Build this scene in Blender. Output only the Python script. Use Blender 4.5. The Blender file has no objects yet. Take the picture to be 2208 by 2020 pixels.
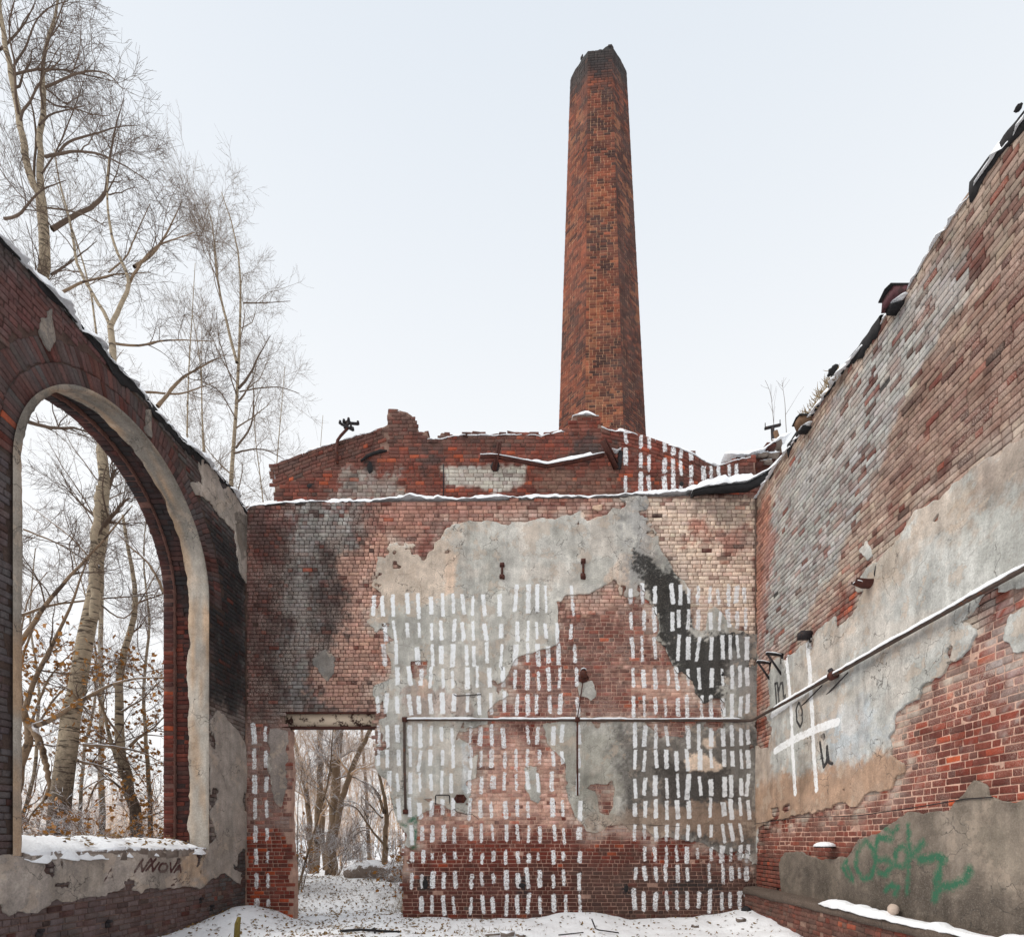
import bpy, math, random
import numpy as np
from mathutils import Vector

rng = np.random.default_rng(7)
random.seed(7)
sc = bpy.context.scene
COL = sc.collection

# ------------------------------------------------------------------ camera, sky, sun, exposure
F = 1130.0            # focal length in photograph pixels (photograph is 2208 x 2020)
VX, VY = 1138.0, 1810.0   # vanishing point of the room axis
EYE = 1.65
YB = 11.3             # distance of the end wall (100 px per metre there)
XL, XR = -6.08, 4.92  # inner faces of the side walls

cam = bpy.data.cameras.new('camera')
cam.sensor_fit = 'HORIZONTAL'
cam.sensor_width = 36.0
cam.lens = 36.0 * F / 2208.0
cam.shift_x = -(VX - 1104.0) / 2208.0
cam.shift_y = (VY - 1010.0) / 2208.0
cam.clip_start = 0.05
cam.clip_end = 2000.0
co = bpy.data.objects.new('camera', cam)
co.location = (0, 0, EYE)
co.rotation_euler = (math.radians(90), 0, 0)
COL.objects.link(co)
sc.camera = co

SUN_AZ = math.radians(-100)   # direction the light comes from, measured from +Y towards +X
SUN_EL = math.radians(52)
world = bpy.data.worlds.new('World')
sc.world = world
world.use_nodes = True
wn, wl = world.node_tree.nodes, world.node_tree.links
wn.clear()
w_out = wn.new('ShaderNodeOutputWorld')
w_bg = wn.new('ShaderNodeBackground')
w_bg.inputs['Strength'].default_value = 0.101
sky = wn.new('ShaderNodeTexSky')
sky.sky_type = 'NISHITA'
sky.sun_disc = False
sky.sun_elevation = SUN_EL
sky.sun_rotation = SUN_AZ
sky.air_density = 1.0
sky.dust_density = 5.0
# thin even overcast in front of the clear sky
w_tc = wn.new('ShaderNodeTexCoord')
w_sx = wn.new('ShaderNodeSeparateXYZ')
w_rp = wn.new('ShaderNodeValToRGB')
w_rp.color_ramp.elements[0].position = 0.0
w_rp.color_ramp.elements[0].color = (1.06, 1.06, 1.06, 1)
w_rp.color_ramp.elements[1].position = 0.9
w_rp.color_ramp.elements[1].color = (0.745, 0.81, 0.885, 1)
e = w_rp.color_ramp.elements.new(0.58)
e.color = (0.95, 0.97, 0.99, 1)
w_mul = wn.new('ShaderNodeVectorMath')
w_mul.operation = 'SCALE'
w_mul.inputs['Scale'].default_value = 9.6
w_mix = wn.new('ShaderNodeMix')
w_mix.data_type = 'RGBA'
w_mix.inputs[0].default_value = 0.93
wl.new(w_tc.outputs['Generated'], w_sx.inputs[0])
wl.new(w_sx.outputs['Z'], w_rp.inputs[0])
wl.new(w_rp.outputs['Color'], w_mul.inputs[0])
wl.new(sky.outputs['Color'], w_mix.inputs[6])
wl.new(w_mul.outputs['Vector'], w_mix.inputs[7])
wl.new(w_mix.outputs[2], w_bg.inputs['Color'])
wl.new(w_bg.outputs[0], w_out.inputs[0])

sun = bpy.data.lights.new('sun', 'SUN')
sun.energy = 2.3
sun.angle = math.radians(36)
sun.color = (1.0, 0.95, 0.88)
so = bpy.data.objects.new('sun', sun)
sd = Vector((math.sin(SUN_AZ) * math.cos(SUN_EL), math.cos(SUN_AZ) * math.cos(SUN_EL), math.sin(SUN_EL)))
so.rotation_euler = sd.to_track_quat('Z', 'Y').to_euler()
so.location = (-30, -10, 40)
COL.objects.link(so)

sc.view_settings.view_transform = 'Standard'
sc.view_settings.look = 'None'
sc.view_settings.gamma = 1.0
sc.view_settings.exposure = 0.12
sc.view_settings.use_curve_mapping = False
sc.render.engine = 'CYCLES'
sc.cycles.max_bounces = 6
sc.cycles.diffuse_bounces = 4
sc.cycles.use_denoising = True

# ------------------------------------------------------------------ numpy helpers
def lin(r, g, b, k=1.0):
    c = np.array([r, g, b], float) / 255.0
    c = np.where(c <= 0.04045, c / 12.92, ((c + 0.055) / 1.055) ** 2.4)
    return np.clip(c * k, 0, 0.9)

def _hash(ix, iy, seed):
    h = (ix.astype(np.int64) * 374761393 + iy.astype(np.int64) * 668265263 + seed * 974634541) & 0xffffffff
    h = ((h ^ (h >> 13)) * 1274126177) & 0xffffffff
    h = h ^ (h >> 16)
    return (h & 0xffff) / 65535.0

def vnoise(x, y, seed=0):
    x = np.asarray(x, float); y = np.asarray(y, float)
    ix = np.floor(x); iy = np.floor(y)
    fx = x - ix; fy = y - iy
    fx = fx * fx * (3 - 2 * fx); fy = fy * fy * (3 - 2 * fy)
    a = _hash(ix, iy, seed); b = _hash(ix + 1, iy, seed)
    c = _hash(ix, iy + 1, seed); d = _hash(ix + 1, iy + 1, seed)
    return (a * (1 - fx) + b * fx) * (1 - fy) + (c * (1 - fx) + d * fx) * fy

def fbm(x, y, seed=0, octv=4):
    s = 0; a = 0.5; t = 0
    for i in range(octv):
        s = s + a * vnoise(x * 2 ** i + 17.3 * i, y * 2 ** i - 9.1 * i, seed + i * 31)
        t += a; a *= 0.5
    return s / t

def sstep(a, b, x):
    t = np.clip((x - a) / (b - a), 0, 1)
    return t * t * (3 - 2 * t)

def sdf_poly(x, y, poly):
    """signed distance, positive inside"""
    p = np.asarray(poly, float)
    d = np.full(np.shape(x), 1e9)
    ins = np.zeros(np.shape(x), bool)
    n = len(p)
    for i in range(n):
        ax, ay = p[i]; bx, by = p[(i + 1) % n]
        ex, ey = bx - ax, by - ay
        L = ex * ex + ey * ey + 1e-12
        t = np.clip(((x - ax) * ex + (y - ay) * ey) / L, 0, 1)
        d = np.minimum(d, (x - ax - t * ex) ** 2 + (y - ay - t * ey) ** 2)
        c = (ay > y) != (by > y)
        if ey != 0:
            ins ^= c & (x < ex * (y - ay) / ey + ax)
    d = np.sqrt(d)
    return np.where(ins, d, -d)

def link(o, parent=None):
    COL.objects.link(o)
    if parent is not None:
        o.parent = parent
    return o

def mk(name, V, faces, mat, parent=None, attrs=None, smooth=False):
    """mesh object from vertex array and a list of (n,k) face arrays"""
    me = bpy.data.meshes.new(name)
    V = np.asarray(V, np.float32).reshape(-1, 3)
    if isinstance(faces, np.ndarray):
        faces = [faces]
    faces = [np.asarray(f, np.int32) for f in faces if len(f)]
    loops = np.concatenate([f.ravel() for f in faces]) if faces else np.zeros(0, np.int32)
    tot = np.concatenate([np.full(len(f), f.shape[1], np.int32) for f in faces]) if faces else np.zeros(0, np.int32)
    st = np.concatenate([[0], np.cumsum(tot)[:-1]]).astype(np.int32) if len(tot) else tot
    me.vertices.add(len(V)); me.vertices.foreach_set('co', V.ravel())
    me.loops.add(len(loops)); me.loops.foreach_set('vertex_index', loops)
    me.polygons.add(len(tot)); me.polygons.foreach_set('loop_start', st)
    try:
        me.polygons.foreach_set('loop_total', tot)
    except Exception:
        pass
    if smooth:
        me.polygons.foreach_set('use_smooth', np.ones(len(tot), bool))
    for k, a in (attrs or {}).items():
        a = np.asarray(a, np.float32)
        if a.ndim == 2:
            at = me.attributes.new(k, 'FLOAT_COLOR', 'POINT')
            at.data.foreach_set('color', np.concatenate([a, np.ones((len(a), 1), np.float32)], 1).ravel())
        else:
            at = me.attributes.new(k, 'FLOAT', 'POINT')
            at.data.foreach_set('value', a.ravel())
    me.update(calc_edges=True)
    if mat is not None:
        me.materials.append(mat)
    o = bpy.data.objects.new(name, me)
    return link(o, parent)

def tag(o, label=None, cat=None, group=None, kind=None):
    if label: o['label'] = label
    if cat: o['category'] = cat
    if group: o['group'] = group
    if kind: o['kind'] = kind
    return o

def empty(name, label=None, cat=None, group=None, kind=None, loc=(0, 0, 0)):
    o = bpy.data.objects.new(name, None)
    o.empty_display_size = 0.2
    o.location = loc
    link(o)
    return tag(o, label, cat, group, kind)

def sub(o, part):
    """piece of a part"""
    o.parent = part
    o.location = (0, 0, 0)
    return o

def put(o, root):
    """child keeps world placement under an Empty that stands at its own base"""
    o.parent = root
    o.location = -Vector(root.location)
    return o

class MB:
    """collects boxes, tubes and lumps as one mesh"""
    def __init__(s):
        s.v = []; s.f = []; s.n = 0
    def add(s, V, faces):
        V = np.asarray(V, float).reshape(-1, 3)
        for f in faces:
            s.f.append(tuple(int(i) + s.n for i in f))
        s.v.append(V); s.n += len(V)
        return s
    def box(s, a, b, jit=0.0, rot=None, c=None):
        a = np.array(a, float); b = np.array(b, float)
        P = np.array([[x, y, z] for x in (0, 1) for y in (0, 1) for z in (0, 1)], float)
        V = a + P * (b - a) + rng.normal(0, jit, (8, 3)) * (jit > 0)
        if rot is not None:
            cc = (a + b) / 2 if c is None else np.array(c)
            V = (V - cc) @ np.array(rot).T + cc
        return s.add(V, [(0, 1, 3, 2), (4, 6, 7, 5), (0, 4, 5, 1), (2, 3, 7, 6), (0, 2, 6, 4), (1, 5, 7, 3)])
    def bar(s, p, q, w, h, up=(0, 0, 1)):
        """rectangular bar from p to q"""
        p = np.array(p, float); q = np.array(q, float)
        t = q - p; t /= np.linalg.norm(t)
        a = np.cross(t, np.array(up, float)); 
        if np.linalg.norm(a) < 1e-4: a = np.cross(t, (1.0, 0, 0))
        a /= np.linalg.norm(a); b = np.cross(a, t)
        V = [c + a * sx * w / 2 + b * sy * h / 2 for c in (p, q) for sx, sy in ((-1, -1), (1, -1), (1, 1), (-1, 1))]
        return s.add(V, [(3, 2, 1, 0), (4, 5, 6, 7), (0, 1, 5, 4), (1, 2, 6, 5), (2, 3, 7, 6), (3, 0, 4, 7)])
    def tube(s, pts, r, k=8, cap=True):
        pts = np.array(pts, float); n = len(pts)
        r = np.broadcast_to(np.asarray(r, float), (n,))
        T = np.gradient(pts, axis=0); T /= np.linalg.norm(T, axis=1)[:, None] + 1e-9
        ref = np.array([0.31, 0.2, 0.93]); 
        if abs(T.mean(0) @ ref) > 0.85: ref = np.array([0.9, -0.4, 0.1])
        A = np.cross(T, ref); A /= np.linalg.norm(A, axis=1)[:, None] + 1e-9
        B = np.cross(T, A)
        th = np.arange(k) * 2 * np.pi / k
        V = pts[:, None, :] + r[:, None, None] * (np.cos(th)[None, :, None] * A[:, None, :] + np.sin(th)[None, :, None] * B[:, None, :])
        fs = []
        for i in range(n - 1):
            for j in range(k):
                j2 = (j + 1) % k
                fs.append((i * k + j, i * k + j2, (i + 1) * k + j2, (i + 1) * k + j))
        if cap:
            fs.append(tuple(range(k - 1, -1, -1)))
            fs.append(tuple((n - 1) * k + j for j in range(k)))
        return s.add(V.reshape(-1, 3), fs)
    def prism(s, poly, origin, ax, ay, az, t):
        """polygon (2-D list) in the plane origin + x*ax + y*ay, extruded by t along az"""
        o = np.array(origin, float); ax = np.array(ax, float); ay = np.array(ay, float); az = np.array(az, float)
        n = len(poly)
        V = [o + p[0] * ax + p[1] * ay for p in poly] + [o + p[0] * ax + p[1] * ay + az * t for p in poly]
        fs = [tuple(range(n - 1, -1, -1)), tuple(range(n, 2 * n))] + [(i, (i + 1) % n, n + (i + 1) % n, n + i) for i in range(n)]
        return s.add(V, fs)
    def lump(s, c, r, seed=0, nu=12, nv=8, amp=0.25, cut=None):
        c = np.array(c, float); r = np.array(r, float)
        V = []; fs = []
        for j in range(nv + 1):
            ph = math.pi * j / nv
            for i in range(nu):
                th = 2 * math.pi * i / nu
                d = np.array([math.cos(th) * math.sin(ph), math.sin(th) * math.sin(ph), math.cos(ph)])
                k = 1 + amp * (2 * float(fbm(d[0] * 1.7 + seed * 3.1 + d[2], d[1] * 1.7 + seed * 1.3 - d[2] * .7, seed)) - 1)
                p = c + d * r * k
                if cut is not None: p[2] = max(p[2], cut)
                V.append(p)
        for j in range(nv):
            for i in range(nu):
                i2 = (i + 1) % nu
                fs.append((j * nu + i, (j + 1) * nu + i, (j + 1) * nu + i2, j * nu + i2))
        return s.add(V, fs)
    def build(s, name, mat, parent=None, smooth=False):
        by = {}
        for f in s.f: by.setdefault(len(f), []).append(f)
        V = np.concatenate(s.v)
        return mk(name, V, [np.array(x) for x in by.values()], mat, parent, None, smooth)

# ------------------------------------------------------------------ materials
def newmat(name):
    m = bpy.data.materials.new(name); m.use_nodes = True
    nt = m.node_tree
    b = nt.nodes['Principled BSDF']
    b.inputs['Roughness'].default_value = 0.9
    b.inputs['Specular IOR Level'].default_value = 0.2
    return m, nt.nodes, nt.links, b

def nnoise(n, l, vec, scale, detail=5, rough=0.6):
    t = n.new('ShaderNodeTexNoise')
    t.inputs['Scale'].default_value = scale; t.inputs['Detail'].default_value = detail
    t.inputs['Roughness'].default_value = rough
    l.new(vec, t.inputs['Vector'])
    return t.outputs['Fac']

def nmap(n, l, v, a, b, c, d):
    t = n.new('ShaderNodeMapRange'); t.clamp = True
    for i, x in zip((1, 2, 3, 4), (a, b, c, d)): t.inputs[i].default_value = x
    l.new(v, t.inputs[0])
    return t.outputs[0]

def nmath(n, l, op, a, b):
    t = n.new('ShaderNodeMath'); t.operation = op
    for i, x in enumerate((a, b)):
        if isinstance(x, (int, float)): t.inputs[i].default_value = x
        else: l.new(x, t.inputs[i])
    return t.outputs[0]

def nmix(n, l, fac, a, b, blend='MIX'):
    t = n.new('ShaderNodeMix'); t.data_type = 'RGBA'; t.blend_type = blend
    for i, x in ((0, fac), (6, a), (7, b)):
        if isinstance(x, (int, float)): t.inputs[i].default_value = x
        elif isinstance(x, (tuple, list, np.ndarray)): t.inputs[i].default_value = (*[float(q) for q in x[:3]], 1)
        else: l.new(x, t.inputs[i])
    return t.outputs[2]

def nscale(n, l, col, fac):
    t = n.new('ShaderNodeVectorMath'); t.operation = 'SCALE'
    if isinstance(col, (tuple, list, np.ndarray)): t.inputs[0].default_value = [float(q) for q in col[:3]]
    else: l.new(col, t.inputs[0])
    l.new(fac, t.inputs['Scale'])
    return t.outputs[0]

def bump(n, l, b, h, strength, dist):
    t = n.new('ShaderNodeBump'); t.inputs['Strength'].default_value = strength; t.inputs['Distance'].default_value = dist
    l.new(h, t.inputs['Height']); l.new(t.outputs[0], b.inputs['Normal'])

WHITE_PAINT = lin(240, 241, 242, 0.98)
def masonry(name, wear, grain, bumpd, speck=0.35, flake=0.0, chip=0.5, residue=0.0, pk=(0.022, 0.02, 0.022)):
    """weathered masonry: colour from the surface's own stain map, brushed paint from distance maps"""
    m, n, l, b = newmat(name)
    pos = n.new('ShaderNodeNewGeometry').outputs['Position']
    at = {}
    for k in ('Col', 'pw', 'pk', 'pg'):
        a = n.new('ShaderNodeAttribute'); a.attribute_name = k
        at[k] = a.outputs['Color'] if k == 'Col' else a.outputs['Fac']
    mp = n.new('ShaderNodeMapping'); mp.inputs['Scale'].default_value = (1, 1, 0.12)
    l.new(pos, mp.inputs['Vector'])
    n1 = nnoise(n, l, pos, 5.0, 6, 0.65)
    n2 = nnoise(n, l, pos, 38.0, 5, 0.7)
    n3 = nnoise(n, l, pos, 120.0, 3, 0.6)
    n4 = nnoise(n, l, mp.outputs[0], 11.0, 5, 0.6)
    n5 = nnoise(n, l, pos, 11.0, 4, 0.6)
    c = nscale(n, l, at['Col'], nmap(n, l, n1, 0.25, 0.75, 1 - grain, 1 + grain))
    c = nscale(n, l, c, nmap(n, l, n2, 0.25, 0.75, 1 - speck, 1 + speck))
    c = nscale(n, l, c, nmap(n, l, n4, 0.3, 0.7, 0.86, 1.12))
    if flake:
        # skim coat flaked off in islands, showing the sandy undercoat, and a web of fine cracks
        a = nnoise(n, l, pos, 2.6, 9, 0.68)
        lum = n.new('ShaderNodeRGBToBW'); l.new(at['Col'], lum.inputs[0])
        f = nmath(n, l, 'MULTIPLY', nmap(n, l, a, 0.565, 0.58, 0, flake), nmap(n, l, lum.outputs[0], 0.06, 0.22, 0, 1))
        c = nmix(n, l, f, c, nscale(n, l, tuple(lin(178, 160, 143, 1.15)), nmap(n, l, n1, 0.2, 0.8, 0.75, 1.2)))
        f2 = nmap(n, l, nnoise(n, l, pos, 3.7, 9, 0.7), 0.40, 0.385, 0, flake * 0.8)
        c = nmix(n, l, f2, c, nscale(n, l, c, nmap(n, l, n2, 0.2, 0.8, 0.5, 0.85)))
        vr = n.new('ShaderNodeTexVoronoi'); vr.feature = 'DISTANCE_TO_EDGE'; vr.inputs['Scale'].default_value = 1.7
        wv = n.new('ShaderNodeVectorMath'); wv.operation = 'ADD'
        nz = n.new('ShaderNodeTexNoise'); nz.inputs['Scale'].default_value = 2.2; nz.inputs['Detail'].default_value = 6
        l.new(pos, nz.inputs['Vector']); l.new(pos, wv.inputs[0]); l.new(nz.outputs['Color'], wv.inputs[1]); l.new(wv.outputs[0], vr.inputs['Vector'])
        ck = nmap(n, l, vr.outputs['Distance'], 0.004, 0.012, 0.75, 0)
        ck = nmath(n, l, 'MULTIPLY', ck, nmap(n, l, nnoise(n, l, pos, 1.1, 2), 0.47, 0.56, 0, 1))
        c = nmix(n, l, ck, c, (0.05, 0.045, 0.04))
    # chalky lime residue caught in the rough face, in drifts
    if not flake and residue:
        rs = nmath(n, l, 'MULTIPLY', nmap(n, l, nnoise(n, l, pos, 1.9, 4, 0.6), 0.44, 0.62, 0.12, 1), nmap(n, l, nnoise(n, l, pos, 75.0, 7, 0.8), 0.47, 0.58, 0, residue))
        sz = n.new('ShaderNodeSeparateXYZ'); l.new(pos, sz.inputs[0])
        rs = nmath(n, l, 'MULTIPLY', rs, nmap(n, l, sz.outputs['Z'], 1.5, 2.7, 0.08, 1.0))
        rs = nmath(n, l, 'MULTIPLY', rs, nmap(n, l, sz.outputs['Z'], 8.5, 9.2, 1.0, 0.2))
        c = nmix(n, l, rs, c, tuple(lin(190, 172, 160, 1.2)))
    if flake:
        # rough-cast grain: pale sand grains showing through grime and soot
        c = nmix(n, l, nmap(n, l, nnoise(n, l, pos, 55.0, 7, 0.75), 0.50, 0.66, 0, 0.34), c, tuple(lin(158, 150, 140, 1.1)))
        c = nmix(n, l, nmap(n, l, nnoise(n, l, pos, 47.0, 7, 0.75), 0.46, 0.34, 0, 0.3), c, (0.07, 0.065, 0.06))
    # chipped spots: pale lime specks and dark pits
    c = nmix(n, l, nmap(n, l, n2, 0.66, 0.74, 0, chip), c, tuple(lin(176, 160, 148)))
    c = nmix(n, l, nmap(n, l, n3, 0.70, 0.80, 0, 0.55), c, (0.03, 0.025, 0.022))
    def paint(c, key, rgb, wr, soft, amp):
        d = nmath(n, l, 'ADD', at[key], nmath(n, l, 'MULTIPLY', nmath(n, l, 'SUBTRACT', n2, 0.5), amp))
        d = nmath(n, l, 'ADD', d, nmath(n, l, 'MULTIPLY', nmath(n, l, 'SUBTRACT', n5, 0.5), amp * 1.3))
        f = nmap(n, l, d, -soft, soft, 1, 0)
        w = nmap(n, l, nnoise(n, l, pos, 30.0, 6, 0.75), wr - 0.03, wr + 0.05, 0, 0.96)
        w = nmath(n, l, 'MULTIPLY', w, nmap(n, l, n1, 0.32, 0.50, 0.55, 1))
        return nmix(n, l, nmath(n, l, 'MULTIPLY', f, w), c, rgb)
    c = paint(c, 'pg', tuple(lin(50, 100, 76)), 0.40, 0.03, 0.09)
    c = paint(c, 'pw', tuple(WHITE_PAINT), wear, 0.006, 0.05)
    c = paint(c, 'pk', tuple(pk), 0.30, 0.006, 0.02)
    l.new(c, b.inputs['Base Color'])
    h = nmath(n, l, 'ADD', n2, nmath(n, l, 'MULTIPLY', n3, 0.5))
    if flake:
        h = nmath(n, l, 'ADD', h, nmath(n, l, 'MULTIPLY', f, -0.7 / flake))
        h = nmath(n, l, 'ADD', h, nmath(n, l, 'MULTIPLY', ck, -1.0))
    bump(n, l, b, h, 0.55, bumpd)
    return m

M = {}
M['brick'] = masonry('weathered_brick', 0.425, 0.24, 0.012, 0.34, 0.0, 0.10, 0.58)
M['brickdark'] = masonry('sooty_brick', 0.425, 0.26, 0.012, 0.32, 0.0, 0.06)
M['mortar'] = masonry('lime_mortar', 0.425, 0.25, 0.012, 0.3)
M['plaster'] = masonry('old_plaster', 0.38, 0.18, 0.012, 0.30, 0.5)
M['plasterL'] = masonry('sooty_plaster', 0.36, 0.2, 0.012, 0.25, 0.35, 0.4, 0.0, lin(64, 34, 34))
M['smooth'] = masonry('cement_render', 0.36, 0.16, 0.010, 0.2, 0.22)

def simple(name, rgb, rough=0.8, var=0.25, scale=12.0, rgb2=None, thr=0.55, metal=0.0, bd=0.004, snow=None, bs=0.5):
    m, n, l, b = newmat(name)
    pos = n.new('ShaderNodeNewGeometry')
    p = pos.outputs['Position']
    n1 = nnoise(n, l, p, scale, 6, 0.65)
    c = nscale(n, l, tuple(rgb), nmap(n, l, n1, 0.25, 0.75, 1 - var, 1 + var))
    if rgb2 is not None:
        c = nmix(n, l, nmap(n, l, nnoise(n, l, p, scale * 0.7, 5, 0.7), thr - 0.03, thr + 0.03, 0, 1), c, tuple(rgb2))
    if snow is not None:
        sx = n.new('ShaderNodeSeparateXYZ'); l.new(pos.outputs['Normal'], sx.inputs[0])
        s = nmath(n, l, 'ADD', sx.outputs['Z'], nmath(n, l, 'MULTIPLY', nmath(n, l, 'SUBTRACT', nnoise(n, l, p, 7.0, 3), 0.5), 1.4))
        c = nmix(n, l, nmap(n, l, s, snow, snow + 0.15, 0, 1), c, (0.84, 0.86, 0.9))
    l.new(c, b.inputs['Base Color'])
    b.inputs['Roughness'].default_value = rough
    b.inputs['Metallic'].default_value = metal
    bump(n, l, b, n1, bs, bd)
    return m

M['snow'] = simple('fresh_snow', (0.86, 0.875, 0.9), 0.65, 0.05, 22.0, bd=0.03, bs=0.8)
M['rust'] = simple('rusty_steel', lin(74, 44, 38), 0.75, 0.4, 14.0, lin(96, 52, 36), 0.6)
M['darksteel'] = simple('dark_steel', lin(46, 42, 44), 0.7, 0.3, 14.0, lin(70, 48, 40), 0.62)
M['pipe'] = simple('weathered_pipe', lin(82, 70, 64), 0.75, 0.3, 10.0, lin(100, 66, 50), 0.6)
M['felt'] = simple('tar_felt', (0.022, 0.021, 0.022), 0.85, 0.4, 10.0, bd=0.01)
M['redsheet'] = simple('rusted_sheet', lin(84, 52, 56), 0.7, 0.35, 9.0, lin(60, 40, 40), 0.55)
M['beam'] = simple('flaking_cream_paint', lin(190, 172, 152, 1.1), 0.75, 0.12, 7.0, lin(62, 42, 36), 0.56)
M['wood'] = simple('weathered_wood', lin(108, 84, 66), 0.85, 0.35, 14.0)
M['stone'] = simple('rubble_stone', lin(120, 108, 100), 0.9, 0.35, 9.0, snow=0.45)
M['leafbrown'] = simple('dry_leaves', lin(150, 104, 52), 0.7, 0.35, 20.0)
M['leaflitter'] = simple('fallen_leaves', lin(120, 96, 62), 0.8, 0.5, 24.0)
M['grass'] = simple('dry_grass', lin(146, 126, 98), 0.85, 0.35, 12.0)
M['moss'] = simple('mossy_post', lin(112, 98, 52), 0.9, 0.35, 20.0)
# ------------------------------------------------------------------ wall machinery
def zz(ox, oy, s, pts):
    return [(ox + x / s, oy + y / s) for x, y in pts]

class Wall:
    """a plane with its own (u, v, d) coordinates; d points out of the wall towards the room"""
    def __init__(s, kind, Y=None, h=0.025, box=None):
        s.kind = kind; s.Y = Y
        s.flip = kind == 'right'
        s.u0, s.u1, s.v0, s.v1 = box
        s.h = h
        s.nu = int(math.ceil((s.u1 - s.u0) / h)) + 1; s.nv = int(math.ceil((s.v1 - s.v0) / h)) + 1
        s.U, s.V = np.meshgrid(s.u0 + np.arange(s.nu) * h, s.v0 + np.arange(s.nv) * h, indexing='ij')
        s.C = np.zeros((s.nu, s.nv, 3)); s.A = np.zeros((s.nu, s.nv))
        s.tone = np.zeros((s.nu, s.nv)); s.mj = np.full((s.nu, s.nv), 0.4)
        s.P = np.zeros((s.nu, s.nv, 3)); s.P[:] = lin(150, 146, 140, 1.3)
        s.pw = np.full((s.nu, s.nv), 0.2); s.pk = np.full((s.nu, s.nv), 0.2); s.pg = np.full((s.nu, s.nv), 0.2)
        s.plast = np.full((s.nu, s.nv), -1.0); s.sp = np.full((s.nu, s.nv), -1.0)
    def px(s, pts):
        out = []
        for x, y in pts:
            if s.kind in ('back',):
                Y = s.Y; u = (x - VX) * Y / F
            elif s.kind == 'left':
                Y = XL * F / (x - VX); u = Y
            else:
                Y = s.X * F / (x - VX) if hasattr(s, 'X') else XR * F / (x - VX); u = Y
            out.append((u, EYE + (VY - y) * Y / F))
        return out
    def map(s, u, v, d):
        if s.kind == 'back': return np.stack([u, s.Y - d, v], -1)
        if s.kind == 'left': return np.stack([XL + d, u, v], -1)
        X = getattr(s, 'X', XR)
        return np.stack([X - d, u, v], -1)
    def smp(s, arr, u, v):
        x = np.clip((u - s.u0) / s.h, 0, s.nu - 1.001); y = np.clip((v - s.v0) / s.h, 0, s.nv - 1.001)
        i = x.astype(int); j = y.astype(int); fx = x - i; fy = y - j
        if arr.ndim == 3: fx = fx[..., None]; fy = fy[..., None]
        return (arr[i, j] * (1 - fx) + arr[i + 1, j] * fx) * (1 - fy) + (arr[i, j + 1] * (1 - fx) + arr[i + 1, j + 1] * fx) * fy
    def mask(s, pts, soft=0.12, ns=2.5, na=0.25, seed=1, streak=0.0):
        d = sdf_poly(s.U, s.V, s.px(pts))
        n = fbm(s.U * ns, s.V * ns, seed, 5) - 0.5 + 0.7 * (fbm(s.U * ns * 6, s.V * ns * 6, seed + 3, 3) - 0.5)
        if streak: n = n + streak * (fbm(s.U * 9, s.V * 0.8, seed + 5) - 0.5)
        return sstep(-soft, soft, d + 2 * na * n)
    def stain(s, pts, rgb, amt, **k):
        """old limewash, soot or rust over the bricks"""
        m = s.mask(pts, **k) * amt
        s.C = (s.C * (s.A * (1 - m))[..., None] + np.asarray(rgb) * m[..., None]) / np.maximum(s.A * (1 - m) + m, 1e-6)[..., None]
        s.A = s.A * (1 - m) + m
    def coat(s, pts, rgb, amt, **k):
        """colour of the plaster"""
        m = (s.mask(pts, **k) * amt)[..., None]
        s.P = s.P * (1 - m) + np.asarray(rgb) * m
    def settone(s, pts, val, **k):
        m = s.mask(pts, **k); s.tone = s.tone * (1 - m) + val * m
    def setmj(s, pts, val, **k):
        m = s.mask(pts, **k); s.mj = s.mj * (1 - m) + val * m
    def rough(s, pts, amp=0.05, ns=5.0, seed=3):
        du = (fbm(s.U * ns, s.V * ns, seed) - 0.5) * 2 * amp; dv = (fbm(s.U * ns + 40, s.V * ns, seed + 9) - 0.5) * 2 * amp
        du = du + (fbm(s.U * 17, s.V * 17, seed + 4, 3) - .5) * .035; dv = dv + (fbm(s.U * 17, s.V * 17 + 9, seed + 5, 3) - .5) * .035
        return sdf_poly(s.U + du, s.V + dv, s.px(pts))
    def _win(s, arr, c0, c1, c2, c3):
        i0 = max(0, int((c0 - s.u0) / s.h)); i1 = min(s.nu, int((c1 - s.u0) / s.h) + 2)
        j0 = max(0, int((c2 - s.v0) / s.h)); j1 = min(s.nv, int((c3 - s.v0) / s.h) + 2)
        return slice(i0, i1), slice(j0, j1)
    def dash(s, key, u, v, hw, hh, ang=0.0):
        arr = getattr(s, key); R = hh + hw + 0.15
        a, b = s._win(arr, u - R, u + R, v - R, v + R)
        x = s.U[a, b] - u; y = s.V[a, b] - v
        xr = x * math.cos(ang) + y * math.sin(ang); yr = -x * math.sin(ang) + y * math.cos(ang)
        dx = np.abs(xr) - hw; dy = np.abs(yr) - hh
        d = np.hypot(np.maximum(dx, 0), np.maximum(dy, 0)) + np.minimum(np.maximum(dx, dy), 0)
        arr[a, b] = np.minimum(arr[a, b], d)
    def stroke(s, key, pts, w, pxs=True):
        if pxs: pts = s.px(pts)
        arr = getattr(s, key)
        for (ax, ay), (bx, by) in zip(pts[:-1], pts[1:]):
            a, b = s._win(arr, min(ax, bx) - 0.3, max(ax, bx) + 0.3, min(ay, by) - 0.3, max(ay, by) + 0.3)
            x = s.U[a, b]; y = s.V[a, b]; ex, ey = bx - ax, by - ay
            t = np.clip(((x - ax) * ex + (y - ay) * ey) / (ex * ex + ey * ey + 1e-9), 0, 1)
            arr[a, b] = np.minimum(arr[a, b], np.hypot(x - ax - t * ex, y - ay - t * ey) - w / 2)
    def paints(s, u, v):
        return dict(pw=s.smp(s.pw, u, v), pk=s.smp(s.pk, u, v), pg=s.smp(s.pg, u, v))

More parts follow.
